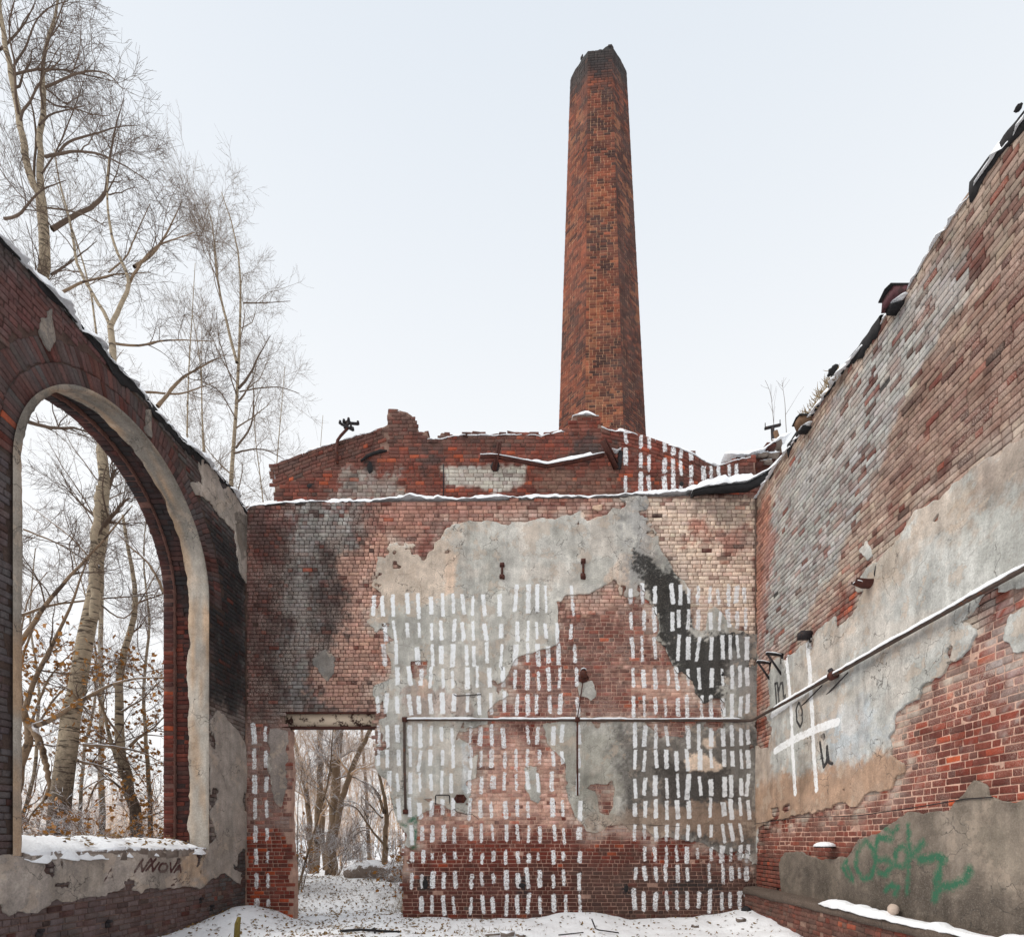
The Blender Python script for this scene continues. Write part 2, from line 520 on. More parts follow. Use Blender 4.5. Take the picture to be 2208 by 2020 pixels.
def lacy(W, f, amt=.30, ns=2.6, seed=5, lo=.56, hi=.70):
    """let the edge of a plaster sheet break up and open into holes"""
    return f - amt * sstep(lo, hi, fbm(W.U * ns, W.V * ns, seed, 5)) * (f < .55)

def fringe(W, f, rgb, amt, width=.35, seed=9, ns=4.0):
    """lime smeared over the bricks next to a plaster edge"""
    m = sstep(-width, .0, f) * amt * sstep(.36, .60, fbm(W.U * ns, W.V * ns, seed, 5))
    W.C = (W.C * (W.A * (1 - m))[..., None] + np.asarray(rgb) * m[..., None]) / np.maximum(W.A * (1 - m) + m, 1e-6)[..., None]
    W.A = W.A * (1 - m) + m

def msquare(Fv):
    """marching squares: nodes (i, j, frac), polygons and boundary segments"""
    ins = Fv > 0
    nu, nv = Fv.shape
    nid = np.full((nu, nv), -1); k = ins.sum(); nid[ins] = np.arange(k)
    I, J = np.nonzero(ins)
    pi = [I.astype(float)]; pj = [J.astype(float)]
    hx = ins[:-1] != ins[1:]; hid = np.full((nu - 1, nv), -1)
    a, b = np.nonzero(hx); hid[a, b] = k + np.arange(len(a)); k += len(a)
    t = Fv[a, b] / (Fv[a, b] - Fv[a + 1, b]); pi.append(a + np.clip(t, .02, .98)); pj.append(b.astype(float))
    vx = ins[:, :-1] != ins[:, 1:]; vid = np.full((nu, nv - 1), -1)
    a, b = np.nonzero(vx); vid[a, b] = k + np.arange(len(a)); k += len(a)
    t = Fv[a, b] / (Fv[a, b] - Fv[a, b + 1]); pi.append(a.astype(float)); pj.append(b + np.clip(t, .02, .98))
    full = ins[:-1, :-1] & ins[1:, :-1] & ins[1:, 1:] & ins[:-1, 1:]
    a, b = np.nonzero(full)
    quads = np.stack([nid[a, b], nid[a + 1, b], nid[a + 1, b + 1], nid[a, b + 1]], 1)
    anyi = (ins[:-1, :-1] | ins[1:, :-1] | ins[1:, 1:] | ins[:-1, 1:]) & ~full
    polys = {}; segs = []
    for i, j in zip(*np.nonzero(anyi)):
        cs = (nid[i, j], nid[i + 1, j], nid[i + 1, j + 1], nid[i, j + 1])
        es = (hid[i, j], vid[i + 1, j], hid[i, j + 1], vid[i, j])
        w = []; ex = None; first = None
        for q in range(4):
            c, c2 = cs[q] >= 0, cs[(q + 1) % 4] >= 0
            if c: w.append(cs[q])
            if c != c2:
                w.append(es[q])
                if c: ex = es[q]
                else:
                    if ex is None: first = es[q]
                    else: segs.append((ex, es[q])); ex = None
        if ex is not None and first is not None: segs.append((ex, first))
        if len(w) >= 3: polys.setdefault(len(w), []).append(w)
    fl = [quads] if len(quads) else []
    fl += [np.array(x) for x in polys.values()]
    return np.concatenate(pi), np.concatenate(pj), fl, np.array(segs).reshape(-1, 2)

def sheet(name, W, Fv, dfront, dback, mat, parent, colfn, step=1, closed=False, paint=True):
    Fv = Fv[::step, ::step].copy()
    Fv[0] = np.minimum(Fv[0], -1e-4); Fv[-1] = np.minimum(Fv[-1], -1e-4); Fv[:, 0] = np.minimum(Fv[:, 0], -1e-4); Fv[:, -1] = np.minimum(Fv[:, -1], -1e-4)
    pi, pj, fl, segs = msquare(Fv)
    u = W.u0 + pi * W.h * step; v = W.v0 + pj * W.h * step
    d = dfront(u, v) if callable(dfront) else np.full(len(u), dfront)
    n = len(u)
    V = [W.map(u, v, d)]
    col = colfn(u, v)
    P = W.paints(u, v) if paint else dict(pw=np.full(n, .2), pk=np.full(n, .2), pg=np.full(n, .2))
    faces = [f if not W.flip else f[:, ::-1] for f in fl]
    cols = [col]; PP = {k: [x] for k, x in P.items()}
    if len(segs):
        bid = np.unique(segs); new = np.full(n, -1); new[bid] = n + np.arange(len(bid))
        ub, vb = u[bid], v[bid]
        V.append(W.map(ub, vb, np.full(len(bid), dback)))
        cols.append(col[bid] * 0.9)
        for k in PP: PP[k].append(np.full(len(bid), 0.2))
        q = np.stack([segs[:, 0], new[segs[:, 0]], new[segs[:, 1]], segs[:, 1]], 1)
        faces.append(q if not W.flip else q[:, ::-1])
    if closed:
        off = sum(len(x) for x in V)
        V.append(W.map(u, v, np.full(n, dback)))
        cols.append(col)
        for k in PP: PP[k].append(np.full(n, 0.2))
        faces += [(f + off)[:, ::-1] for f in fl]
    at = {k: np.concatenate(x) for k, x in PP.items()}; at['Col'] = np.concatenate(cols)
    return mk(name, np.concatenate(V), faces, mat, parent, at)

# -- bricks ----------------------------------------------------------------
def template(cols, rows):
    nc, nr = len(cols), len(rows)
    c, r = np.meshgrid(cols, rows, indexing='ij')
    tu, tv = c.ravel(), r.ravel()
    I, J = np.meshgrid(np.arange(nc), np.arange(nr), indexing='ij')
    edge = ((I == 0) | (I == nc - 1) | (J == 0) | (J == nr - 1)).ravel()
    corner = (((I == 0) | (I == nc - 1)) & ((J == 0) | (J == nr - 1))).ravel()
    idx = np.arange(nc * nr).reshape(nc, nr)
    q = np.stack([idx[:-1, :-1], idx[1:, :-1], idx[1:, 1:], idx[:-1, 1:]], -1).reshape(-1, 4)
    ring = list(idx[:, 0]) + list(idx[-1, 1:]) + list(idx[-2::-1, -1]) + list(idx[0, -2:0:-1])
    n = nc * nr; m = len(ring)
    sk = np.array([(ring[i], n + i, n + (i + 1) % m, ring[(i + 1) % m]) for i in range(m)])
    return dict(tu=np.concatenate([tu, tu[ring]]), tv=np.concatenate([tv, tv[ring]]),
                edge=np.concatenate([edge, np.zeros(m, bool)]), corner=np.concatenate([corner, np.zeros(m, bool)]),
                skirt=np.concatenate([np.zeros(n, bool), np.ones(m, bool)]), q=np.concatenate([q, sk]))
T_S = template([0, .045, .24, .5, .76, .955, 1], [0, .11, .89, 1])      # stretcher
T_H = template([0, .09, .5, .91, 1], [0, .11, .89, 1])                  # header
T_C = template([0, .07, .93, 1], [0, .14, .86, 1])                      # far, cheap

RED = np.array([lin(112, 54, 43), lin(98, 47, 38), lin(120, 62, 49), lin(90, 45, 38), lin(128, 64, 48), lin(104, 58, 50)])
DARK = np.array([lin(76, 46, 41), lin(66, 48, 45), lin(58, 44, 41), lin(82, 50, 44), lin(74, 60, 55)])
ORANGE = np.array([lin(150, 74, 46), lin(140, 66, 44)])
KB = 1.45     # how much brighter an albedo is than the same surface in the photograph's shade

def lay_bricks(B, W, T, mapf, parent, colour, keep=300, score=None, name='brick', flip=False, depthn=0.004, skirt=0.03, bev=0.006, jit=0.0022, mat='brick'):
    """B: array (N,5) of u0,u1,v0,v1,d. The `keep` largest in view become single bricks, the rest one mesh."""
    B = np.asarray(B, float); N = len(B)
    if N == 0: return
    nv = len(T['tu'])
    tu, tv = T['tu'][None], T['tv'][None]
    j = rng.normal(0, jit, (N, 4, 2))
    wts = [(1 - tu) * (1 - tv), tu * (1 - tv), tu * tv, (1 - tu) * tv]
    U = B[:, 0:1] + (B[:, 1:2] - B[:, 0:1]) * tu + sum(w * j[:, k, 0:1] for k, w in enumerate(wts))
    Vv = B[:, 2:3] + (B[:, 3:4] - B[:, 2:3]) * tv + sum(w * j[:, k, 1:2] for k, w in enumerate(wts))
    tilt = rng.normal(0, 0.0025, (N, 2))
    D = B[:, 4:5] + (tu - .5) * tilt[:, 0:1] + (tv - .5) * tilt[:, 1:2] + (fbm(U * 7, Vv * 7, 77, 2) - .5) * 2 * depthn
    D = D - T['edge'][None] * bev - T['corner'][None] * bev * rng.uniform(0.2, 1.6, (N, nv))
    D = np.where(T['skirt'][None], B[:, 4:5] - skirt, D)
    X = mapf(U, Vv, D)
    col, P = colour(U, Vv, B)
    q = T['q'] if not flip else T['q'][:, ::-1]
    if score is None:
        cen = X.mean(1)
        # photograph footprint: size over distance, inside the frame only
        px = VX + F * cen[:, 0] / cen[:, 1]; py = VY - F * (cen[:, 2] - EYE) / cen[:, 1]
        pxx = VX + F * X[..., 0] / X[..., 1]; pyy = VY - F * (X[..., 2] - EYE) / X[..., 1]
        score = np.ptp(pxx, axis=1) * np.ptp(pyy, axis=1) * ((px > 8) & (px < 2200) & (py > 8) & (py < 2012))
    order = np.argsort(-score)
    single, rest = order[:keep], order[keep:]
    for i in single:
        mk(name, X[i], q, M[mat], parent, dict(Col=col[i], pw=P['pw'][i], pk=P['pk'][i], pg=P['pg'][i]))
    if len(rest):
        Q = (q[None] + (np.arange(len(rest)) * nv)[:, None, None]).reshape(-1, 4)
        o = mk('brickwork', X[rest].reshape(-1, 3), Q, M[mat], parent,
               dict(Col=col[rest].reshape(-1, 3), pw=P['pw'][rest].ravel(), pk=P['pk'][rest].ravel(), pg=P['pg'][rest].ravel()))
        o['kind'] = 'stuff'

def brick_base(N, tone, orange=0.05, k=None):
    k = 1.22 if k is None else k
    r = RED[rng.integers(0, len(RED), N)]; dk = DARK[rng.integers(0, len(DARK), N)]
    t = np.clip(tone + rng.normal(0, 0.22, N), 0, 1)[:, None]
    c = r * (1 - t) + dk * t
    o = rng.random(N) < orange * (1 - t[:, 0])
    c[o] = ORANGE[rng.integers(0, 2, o.sum())]
    c = c * (np.array([1.03, .86, .82]) * (1 - t) + t)
    return c * k * rng.uniform(0.8, 1.2, (N, 1))

def wall_colour(W, orange=0.05, k=None, spare=0.03, stainvar=0.28, bv=(.9, 1.1)):
    def f(U, V, B):
        N = len(B); um = (B[:, 0] + B[:, 1]) / 2; vm = (B[:, 2] + B[:, 3]) / 2
        base = brick_base(N, np.clip(W.smp(W.tone, um, vm) + .4 * W.smp(W.A, um, vm), 0, 1), orange, k)
        a = W.smp(W.A, U, V); c = W.smp(W.C, U, V)
        var = 1 + rng.normal(0, stainvar, (N, 1)); sp = W.smp(W.sp, um, vm); sp = np.where(sp < .0, spare, sp); var[rng.random(N) < sp] *= 0.12
        a = np.clip(a * var + (fbm(U * 16, V * 16, 5, 2) - .5) * .5 * (a > .03), 0, 0.97)[..., None]
        br = rng.uniform(bv[0], bv[1], (N, 1, 1)) * (1 + .015 * rng.normal(0, 1, (N, 1, 3)))
        col = base[:, None, :] * (1 - a) + c * br * a
        return col, W.paints(U, V)
    return f

def courses(W, ch, SW, HW, joint, ok, hprob, v0=None, depth=0.0, u_lo=None, u_hi=None, wav=0.012):
    out = []
    v = W.v0 if v0 is None else v0
    ulo = W.u0 if u_lo is None else u_lo; uhi = W.u1 if u_hi is None else u_hi
    while v < W.v1:
        u = ulo - rng.random() * SW
        c = ch * rng.uniform(0.985, 1.015)
        while u < uhi:
            w = (HW if rng.random() < hprob(u, v) else SW) * rng.uniform(0.97, 1.04)
            a, b = max(u, ulo), min(u + w, uhi)
            if b - a > 0.05 and ok((a + b) / 2, v + c / 2, b - a):
                y = v + wav * math.sin(u * 1.3 + v) * 0.3
                out.append((a + joint / 2, b - joint / 2, y + joint / 2, y + c - joint / 2, depth + rng.normal(0, 0.0025)))
            u += w
        v += c
    return out

MDARK, MPALE = lin(32, 27, 25), lin(176, 142, 126) * 1.5
def mortar_col(W):
    def f(u, v):
        m = W.smp(W.mj, u, v)[:, None]; a = (W.smp(W.A, u, v) * 0.45)[:, None]
        c = MDARK * (1 - m) + MPALE * m
        return (c * (1 - a) + W.smp(W.C, u, v) * (0.35 + 0.65 * m) * a) * (0.8 + 0.4 * fbm(u * 6, v * 6, 8))[:, None]
    return f
def mortar_depth(W, a=-0.026, b=-0.005):
    return lambda u, v: a + (b - a) * W.smp(W.mj, u, v) + (fbm(u * 14, v * 14, 21, 2) - .5) * 0.005

def plaster_col(W, grime=0.35):
    def f(u, v):
        n = fbm(u * 1.7, v * 1.7, 15); s = fbm(u * 7, v * 0.9, 16); f = fbm(u * 9, v * 9, 17)
        c = W.smp(W.P, u, v)
        lum = c.mean(1, keepdims=True)
        b = (sstep(.50, .62, fbm(u * 1.9 + 7, v * 1.9, 18, 6)) * .25)[:, None]      # sandy undercoat
        g = (sstep(.52, .66, fbm(u * 1.4, v * 1.1 + 3, 19, 6)) * .40)[:, None]      # damp grey-green bloom
        c = c * (1 - b) + lum * np.array([1.22, .98, .80]) * b
        c = c * (1 - g) + c * np.array([.62, .63, .60]) * g
        return c * (1 + grime * (n - .5) * 1.8 + grime * (s - .5) * 1.2 + grime * (f - .5) * 1.4)[:, None]
    return f
def plaster_depth(base=0.022, amp=0.008):
    return lambda u, v: base + (fbm(u * 2.3, v * 2.3, 31, 3) - .5) * 2 * amp

COURSE, STR, HED = 0.0836, 0.212, 0.108
# ------------------------------------------------------------------ ground
def ground_z(x, y):
    x = np.asarray(x, float); y = np.asarray(y, float)
    z = -0.05 + (fbm(x * 0.9, y * 0.9, 2) - .5) * 0.16 + (fbm(x * 3.2, y * 3.2, 4, 3) - .5) * 0.07
    z = z + 0.34 * np.exp(-((x + 5.75) / 0.55) ** 2 - ((y - 10.7) / 1.1) ** 2) * (y < 11.35)
    z = z + 0.16 * np.exp(-((x + 5.9) / 0.5) ** 2 - ((y - 8.9) / 1.2) ** 2)
    z = z + 0.14 * np.exp(-((x - 1.2) / 0.9) ** 2 - ((y - 11.2) / 0.6) ** 2)
    z = z + 0.16 * np.exp(-((x - 4.6) / 0.8) ** 2 - ((y - 10.9) / 0.9) ** 2) + 0.10 * np.exp(-((x - 4.5) / 0.5) ** 2)
    out = sstep(11.4, 15.5, y)
    z = z + out * 0.55 + sstep(16, 60, y) * 0.5 + out * (fbm(x * 0.6, y * 0.6, 9) - .5) * 0.25
    lf = sstep(-6.8, -9, x)
    return z + lf * 0.5 * (1 - out)

def graded(lo, a, b, hi, fine):
    m = np.arange(a, b + fine / 2, fine)
    l = a - np.geomspace(fine * 2, a - lo, 34); r = b + np.geomspace(fine * 2, hi - b, 34)
    return np.concatenate([l[::-1], m, r])
gx = graded(-500, -8, 6, 500, 0.07); gy = graded(-300, 6.5, 18, 800, 0.07)
GX, GY = np.meshgrid(gx, gy, indexing='ij')
GZ = ground_z(GX, GY)
ii = np.arange(GX.size).reshape(GX.shape)
gq = np.stack([ii[:-1, :-1], ii[1:, :-1], ii[1:, 1:], ii[:-1, 1:]], -1).reshape(-1, 4)
tag(mk('ground', np.stack([GX, GY, GZ], -1).reshape(-1, 3), gq, M['snow'], smooth=True), 'snow covered ground with scattered leaves inside and outside the ruin', 'ground', kind='structure')

# ------------------------------------------------------------------ end wall
WB = Wall('back', Y=YB, box=(-6.5, 5.2, -0.45, 9.15))
ALL = [(400, 900), (1800, 900), (1800, 2100), (400, 2100)]
door_px = [(612, 1535), (808, 1535), (808, 1570), (811, 1658), (817, 1669), (834, 1680), (842, 1697), (845, 1725), (851, 1754), (865, 1782), (873, 1796), (871, 1838), (868, 1866),
           (869, 2060), (630, 2060), (631, 1923), (628, 1852), (624, 1804), (622, 1754), (624, 1697), (625, 1646), (622, 1613), (622, 1570), (612, 1568)]
wall_px = [(496, 2050), (496, 1100), (540, 1088), (700, 1082), (860, 1080), (1020, 1079), (1200, 1074), (1400, 1070), (1560, 1066), (1654, 1066), (1654, 2050)]
f_door = -WB.rough(door_px, 0.03, 6, 11)
f_wall = np.minimum(WB.rough(wall_px, 0.012, 3, 12), f_door)
# plaster, traced in patches
up = [(1305, 1072)] + [(1295, 1088), (1256, 1101), (1227, 1114), (1191, 1120), (1155, 1120), (1100, 1127), (1040, 1127), (972, 1130), (949, 1163), (920, 1179), (887, 1172), (838, 1172), (819, 1179), (804, 1198), (804, 1280), (798, 1309), (796, 1342), (809, 1358), (812, 1377), (825, 1394), (838, 1413), (845, 1442), (840, 1472), (812, 1479), (808, 1485), (808, 1566), (811, 1658), (817, 1669), (834, 1680), (842, 1697), (845, 1725), (851, 1754), (865, 1782), (874, 1796), (872, 1870), (899, 1840), (899, 1765), (923, 1750), (956, 1745), (1021, 1755), (1017, 1713), (1027, 1664), (1034, 1615), (1011, 1589), (1021, 1570), (1053, 1560), (1053, 1531), (1073, 1514), (1100, 1506),
      (1086, 1470), (1100, 1442), (1116, 1420), (1142, 1410), (1175, 1400), (1198, 1390), (1204, 1368), (1204, 1322), (1198, 1296), (1227, 1286), (1276, 1277), (1302, 1264), (1328, 1254), (1334, 1280), (1354, 1290), (1383, 1286), (1403, 1296), (1420, 1332), (1422, 1355), (1412, 1374), (1432, 1397), (1445, 1426), (1461, 1452), (1471, 1446), (1495, 1472), (1503, 1498), (1523, 1518), (1533, 1508), (1549, 1505), (1554, 1524), (1552, 1556), (1500, 1558), (1470, 1590), (1420, 1592), (1390, 1556), (1172, 1558), (1178, 1583), (1188, 1615), (1214, 1635), (1220, 1661), (1222, 1700), (1230, 1732), (1243, 1762), (1259, 1771), (1266, 1794), (1289, 1791), (1312, 1775), (1338, 1775), (1360, 1788), (1393, 1788), (1412, 1804), (1458, 1807), (1490, 1810), (1520, 1824), (1556, 1843), (1588, 1843), (1621, 1863), (1640, 1863), (1640, 1368),
      (1621, 1368), (1588, 1361), (1569, 1342), (1552, 1319), (1536, 1306), (1526, 1316), (1523, 1358), (1494, 1358), (1489, 1316), (1487, 1283), (1474, 1250), (1451, 1234), (1438, 1211), (1422, 1185), (1419, 1163), (1404, 1140), (1403, 1107), (1394, 1072)]
hole = [(1264, 1700), (1275, 1690), (1310, 1690), (1320, 1680), (1325, 1700), (1322, 1740), (1312, 1758), (1292, 1752), (1288, 1720), (1284, 1705)]
hole2 = [(884, 1425), (924, 1425), (922, 1455), (906, 1470), (890, 1462)]
f_pl = np.minimum(WB.rough(up, 0.07, 4, 21), f_wall + 0.01)
lreg = WB.mask([(780, 1120), (1000, 1110), (980, 1200), (880, 1290), (850, 1480), (780, 1480)], soft=.2, na=.1, seed=6)
f_pl = f_pl - lreg * .55 * sstep(.46, .66, fbm(WB.U * 3.2, WB.V * 3.2, 24, 6)) * (f_pl < .8)
f_pl = lacy(WB, f_pl, .25, 2.2, 25, .60, .72)
f_pl = np.minimum(f_pl, -WB.rough(hole, 0.02, 8, 22)); f_pl = np.minimum(f_pl, -WB.rough(hole2, 0.03, 8, 23))
small_pl = [[(1133, 1650), (1160, 1650), (1168, 1700), (1160, 1728), (1140, 1722), (1131, 1690)],
            [(1245, 1470), (1280, 1472), (1285, 1495), (1270, 1505), (1246, 1498)],
            [(675, 1420), (700, 1400), (720, 1420), (723, 1445), (705, 1470), (690, 1450)],
            [(580, 1570), (620, 1572), (618, 1700), (608, 1740), (590, 1720), (582, 1660)]]
patches = [(f_pl, 0.04)] + [(np.minimum(WB.rough(p, 0.09, 5, 40 + i), f_wall), 0.014) for i, p in enumerate(small_pl)]
WB.plast = np.maximum.reduce([p for p, _ in patches])

# colours of the brick face
K = KB
WB.settone(ALL, 0.25)
WB.settone([(524, 1080), (820, 1080), (820, 1560), (524, 1560)], 0.65, soft=.3, seed=2)
WB.settone([(545, 1130), (600, 1130), (610, 1450), (530, 1540), (530, 1150)], 0.30, seed=2)
WB.settone([(880, 1880), (1640, 1850), (1640, 1990), (880, 1990)], 0.72, soft=.3, seed=3)
WB.settone([(1190, 1300), (1440, 1300), (1540, 1540), (1190, 1540)], 0.40, soft=.3, seed=4)
WB.setmj(ALL, 0.30)
WB.setmj([(880, 1420), (1560, 1250), (1640, 1990), (860, 1990)], 0.75, soft=.2, seed=4)
WB.setmj([(524, 1560), (640, 1560), (640, 1990), (524, 1990)], 0.6, soft=.2)
WB.setmj([(524, 1070), (830, 1070), (800, 1540), (524, 1540)], 0.10, soft=.3)
cream, pink, grey, soot = lin(204, 184, 166, K), lin(184, 148, 132, K), lin(150, 150, 146, K), lin(46, 43, 43, 1.1)
WB.stain([(400, 900), (1800, 900), (1800, 1300), (1200, 1780), (400, 1600)], lin(140, 110, 100, K), 0.22, ns=1.3, na=.6, soft=.5, seed=51)
WB.stain([(524, 1080), (640, 1080), (640, 1540), (524, 1560)], lin(84, 52, 50, K), .55, soft=.4, seed=52, streak=.6)
WB.stain([(635, 1082), (775, 1082), (770, 1180), (700, 1200), (690, 1330), (660, 1400), (690, 1530), (610, 1530), (630, 1300)], grey, .75, soft=.22, na=.5, ns=3, seed=53, streak=.8)
WB.stain([(690, 1180), (750, 1160), (765, 1300), (740, 1460), (690, 1470), (670, 1330)], soot, .72, soft=.2, na=.35, seed=54, streak=.4)
WB.stain([(600, 1160), (640, 1200), (630, 1420), (600, 1540), (575, 1400)], soot, .55, soft=.2, na=.4, seed=55, streak=.6)
WB.stain([(640, 1490), (800, 1500), (800, 1540), (560, 1545)], lin(86, 80, 78, K), .6, soft=.1, seed=56)
WB.stain([(526, 1100), (760, 1095), (770, 1300), (740, 1480), (790, 1540), (526, 1545)], lin(62, 52, 50, K), .5, soft=.25, na=.6, ns=2.2, seed=501, streak=1.0)
WB.stain([(745, 1200), (840, 1150), (860, 1480), (812, 1560), (700, 1510), (680, 1440), (750, 1340)], lin(170, 132, 116, K), .66, soft=.15, na=.45, seed=57)
WB.stain([(830, 1085), (1310, 1075), (1300, 1130), (960, 1140), (880, 1200), (790, 1180)], lin(158, 118, 104, K), .62, soft=.15, na=.4, seed=58)
WB.stain([(1392, 1070), (1630, 1072), (1630, 1500), (1480, 1500), (1400, 1200)], cream, .88, soft=.1, na=.15, seed=59)
WB.stain([(1500, 1130), (1600, 1140), (1590, 1180), (1480, 1180)], lin(150, 92, 78, K), .75, soft=.12, na=.4, seed=60)
WB.stain([(1500, 1075), (1628, 1078), (1620, 1160), (1540, 1140)], lin(120, 105, 98, K), .6, soft=.15, na=.4, seed=61, streak=.8)
WB.stain([(1190, 1260), (1380, 1270), (1330, 1330), (1210, 1340)], pink, .7, soft=.12, na=.35, ns=4, seed=62)
WB.stain([(1340, 1440), (1470, 1440), (1540, 1520), (1380, 1530)], pink, .55, soft=.12, na=.4, seed=63)
WB.stain([(870, 1760), (1020, 1740), (1060, 1600), (1200, 1620), (1240, 1760), (1060, 1800), (880, 1820)], pink, .62, soft=.2, na=.5, ns=4, seed=64)
WB.stain([(524, 1560), (640, 1560), (640, 1800), (524, 1800)], lin(120, 104, 98, K), .5, soft=.2, na=.5, seed=65)
WB.stain([(872, 1800), (1640, 1790), (1640, 1990), (872, 1990)], lin(86, 36, 28, K), .45, soft=.2, na=.5, ns=2, seed=502)
WB.stain([(872, 1880), (1640, 1870), (1640, 1990), (872, 1990)], lin(52, 36, 31, K), .45, soft=.25, na=.7, ns=2, seed=503, streak=.5)
WB.stain([(1250, 1850), (1640, 1850), (1640, 1990), (1250, 1990)], lin(74, 58, 52, K), .62, soft=.25, na=.5, seed=66)
WB.stain([(1450, 1890), (1560, 1895), (1560, 1925), (1440, 1925)], soot, .8, soft=.08, na=.2, seed=67)
WB.stain([(880, 1905), (1130, 1900), (1180, 1940), (880, 1950)], lin(84, 48, 42, K), .6, soft=.15, na=.4, seed=68)
for cx, cy, r in ((917, 1905, 14), (1350, 1915, 11), (1125, 1910, 12), (1440, 1320, 14), (1553, 1456, 16), (1082, 1445, 12)):
    WB.stain([(cx - r, cy - r * 1.4), (cx + r, cy - r * 1.4), (cx + r, cy + r * 1.4), (cx - r, cy + r * 1.4)], soot, .85, soft=.06, na=.08, seed=int(cx))
fringe(WB, f_pl, lin(168, 150, 138, K), .8, .40, 90)
# colours of the plaster
WB.P[:] = lin(158, 155, 148, K)
WB.coat([(800, 1170), (1000, 1130), (960, 1300), (890, 1300), (850, 1310), (800, 1340)], lin(170, 150, 132, K), .65, soft=.12, na=.45, ns=3.5, seed=71)
WB.coat([(1255, 1100), (1300, 1090), (1300, 1110), (1270, 1125), (1250, 1118)], lin(190, 152, 122, K), .9, soft=.04, na=.05, seed=72)
WB.coat([(1300, 1250), (1335, 1195), (1355, 1190), (1362, 1290), (1330, 1290)], lin(180, 158, 140, K), .85, soft=.03, na=.05, seed=73)
WB.coat([(960, 1190), (990, 1200), (978, 1280), (962, 1285)], lin(190, 166, 146, K), .9, soft=.03, na=.05, seed=74)
WB.coat([(900, 1465), (930, 1470), (925, 1510), (905, 1505)], lin(196, 168, 150, K), .9, soft=.05, na=.1, seed=75)
WB.coat([(1060, 1100), (1410, 1075), (1400, 1200), (1100, 1300), (1040, 1240)], lin(170, 166, 159, K), .6, soft=.4, na=.5, seed=76, streak=1.2)
WB.coat([(1330, 1075), (1395, 1072), (1420, 1200), (1440, 1300), (1350, 1290), (1360, 1150)], lin(128, 126, 124, K), .75, soft=.15, na=.4, seed=77, streak=.9)
blk = [(1368, 1195), (1440, 1230), (1490, 1290), (1495, 1370), (1640, 1370), (1640, 1440), (1560, 1470), (1560, 1540), (1520, 1530), (1430, 1400), (1425, 1310)]
WB.coat(blk, lin(44, 43, 43, 1.0), .95, soft=.06, na=.26, ns=3.5, seed=78)
WB.coat([(1590, 1362), (1640, 1362), (1640, 1560), (1595, 1560), (1575, 1440)], lin(124, 122, 118, K), .8, soft=.1, na=.25, seed=79)
WB.coat([(1330, 1580), (1640, 1560), (1640, 1860), (1500, 1830), (1340, 1790)], lin(84, 80, 76, K), .9, soft=.25, na=.35, ns=3, seed=80)
WB.coat([(1420, 1640), (1560, 1650), (1600, 1800), (1500, 1820), (1440, 1760)], lin(56, 52, 50, 1.1), .75, soft=.15, na=.45, ns=4, seed=81)
WB.coat([(1490, 1628), (1510, 1622), (1560, 1650), (1545, 1664), (1480, 1660), (1476, 1640)], lin(198, 176, 156, K), .95, soft=.03, na=.06, ns=6, seed=82)
WB.coat([(1515, 1592), (1540, 1590), (1545, 1612), (1525, 1618), (1512, 1605)], lin(196, 174, 154, K), .95, soft=.03, na=.04, seed=83)
WB.coat([(1240, 1740), (1640, 1750), (1640, 1800), (1300, 1800)], lin(140, 116, 98, K), .6, soft=.12, na=.3, seed=84)
WB.coat([(1180, 1570), (1330, 1570), (1330, 1760), (1250, 1760), (1200, 1640)], lin(128, 125, 115, K), .7, soft=.2, na=.3, seed=85)
WB.coat([(995, 1600), (1017, 1600), (1010, 1720), (996, 1700)], lin(178, 182, 184, K), .8, soft=.03, na=.04, seed=86)
WB.coat([(880, 1480), (1000, 1480), (1030, 1545), (880, 1545)], lin(140, 116, 106, K), .55, soft=.1, na=.3, seed=87)

WB.coat([(660, 1390), (740, 1390), (740, 1490), (660, 1490)], lin(92, 88, 85, K), .9, soft=.05, seed=88)
WB.coat([(570, 1560), (630, 1560), (630, 1760), (570, 1760)], lin(112, 102, 97, K), .9, soft=.05, seed=89)
# brushed white dashes, row by row
rows = [(1283, 1329), (1342, 1381), (1390, 1433), (1440, 1483), (1498, 1540), (1565, 1607), (1615, 1654), (1666, 1708), (1724, 1763), (1778, 1814), (1835, 1859), (1879, 1915), (1931, 1970)]
colsL = [806, 827, 850, 879, 903, 931, 954, 979, 999, 1018, 1044, 1079, 1112, 1142, 1159, 1175, 1197, 1234]
colsL2 = [819, 837, 861, 886, 907, 930, 954, 977, 1014, 1037, 1060, 1087, 1114, 1137, 1160, 1191, 1214, 1246]
rowsR = [(1263, 1303), (1315, 1358), (1372, 1424), (1440, 1482), (1500, 1545), (1566, 1610), (1617, 1661), (1675, 1718), (1726, 1763), (1776, 1812), (1823, 1858), (1866, 1900), (1920, 1963)]
colsR = [1357, 1385, 1411, 1451, 1465, 1482, 1503, 1530, 1550, 1570, 1588, 1606]
colsR2 = [1368, 1389, 1413, 1437, 1461, 1482, 1508, 1532, 1558, 1577, 1596, 1611]
r2 = np.random.default_rng(99)
def dash_px(W, x, y0, y1, w=9.0, ang=None):
    (u, v0), (_, v1) = W.px([(x, y0), (x, y1)])
    if r2.random() < .025: return
    W.dash('pw', u, (v0 + v1) / 2, w / 200.0 * r2.uniform(.76, 1.14), abs(v1 - v0) / 2 * r2.uniform(.94, 1.10), r2.normal(0.02, 0.05) if ang is None else ang)
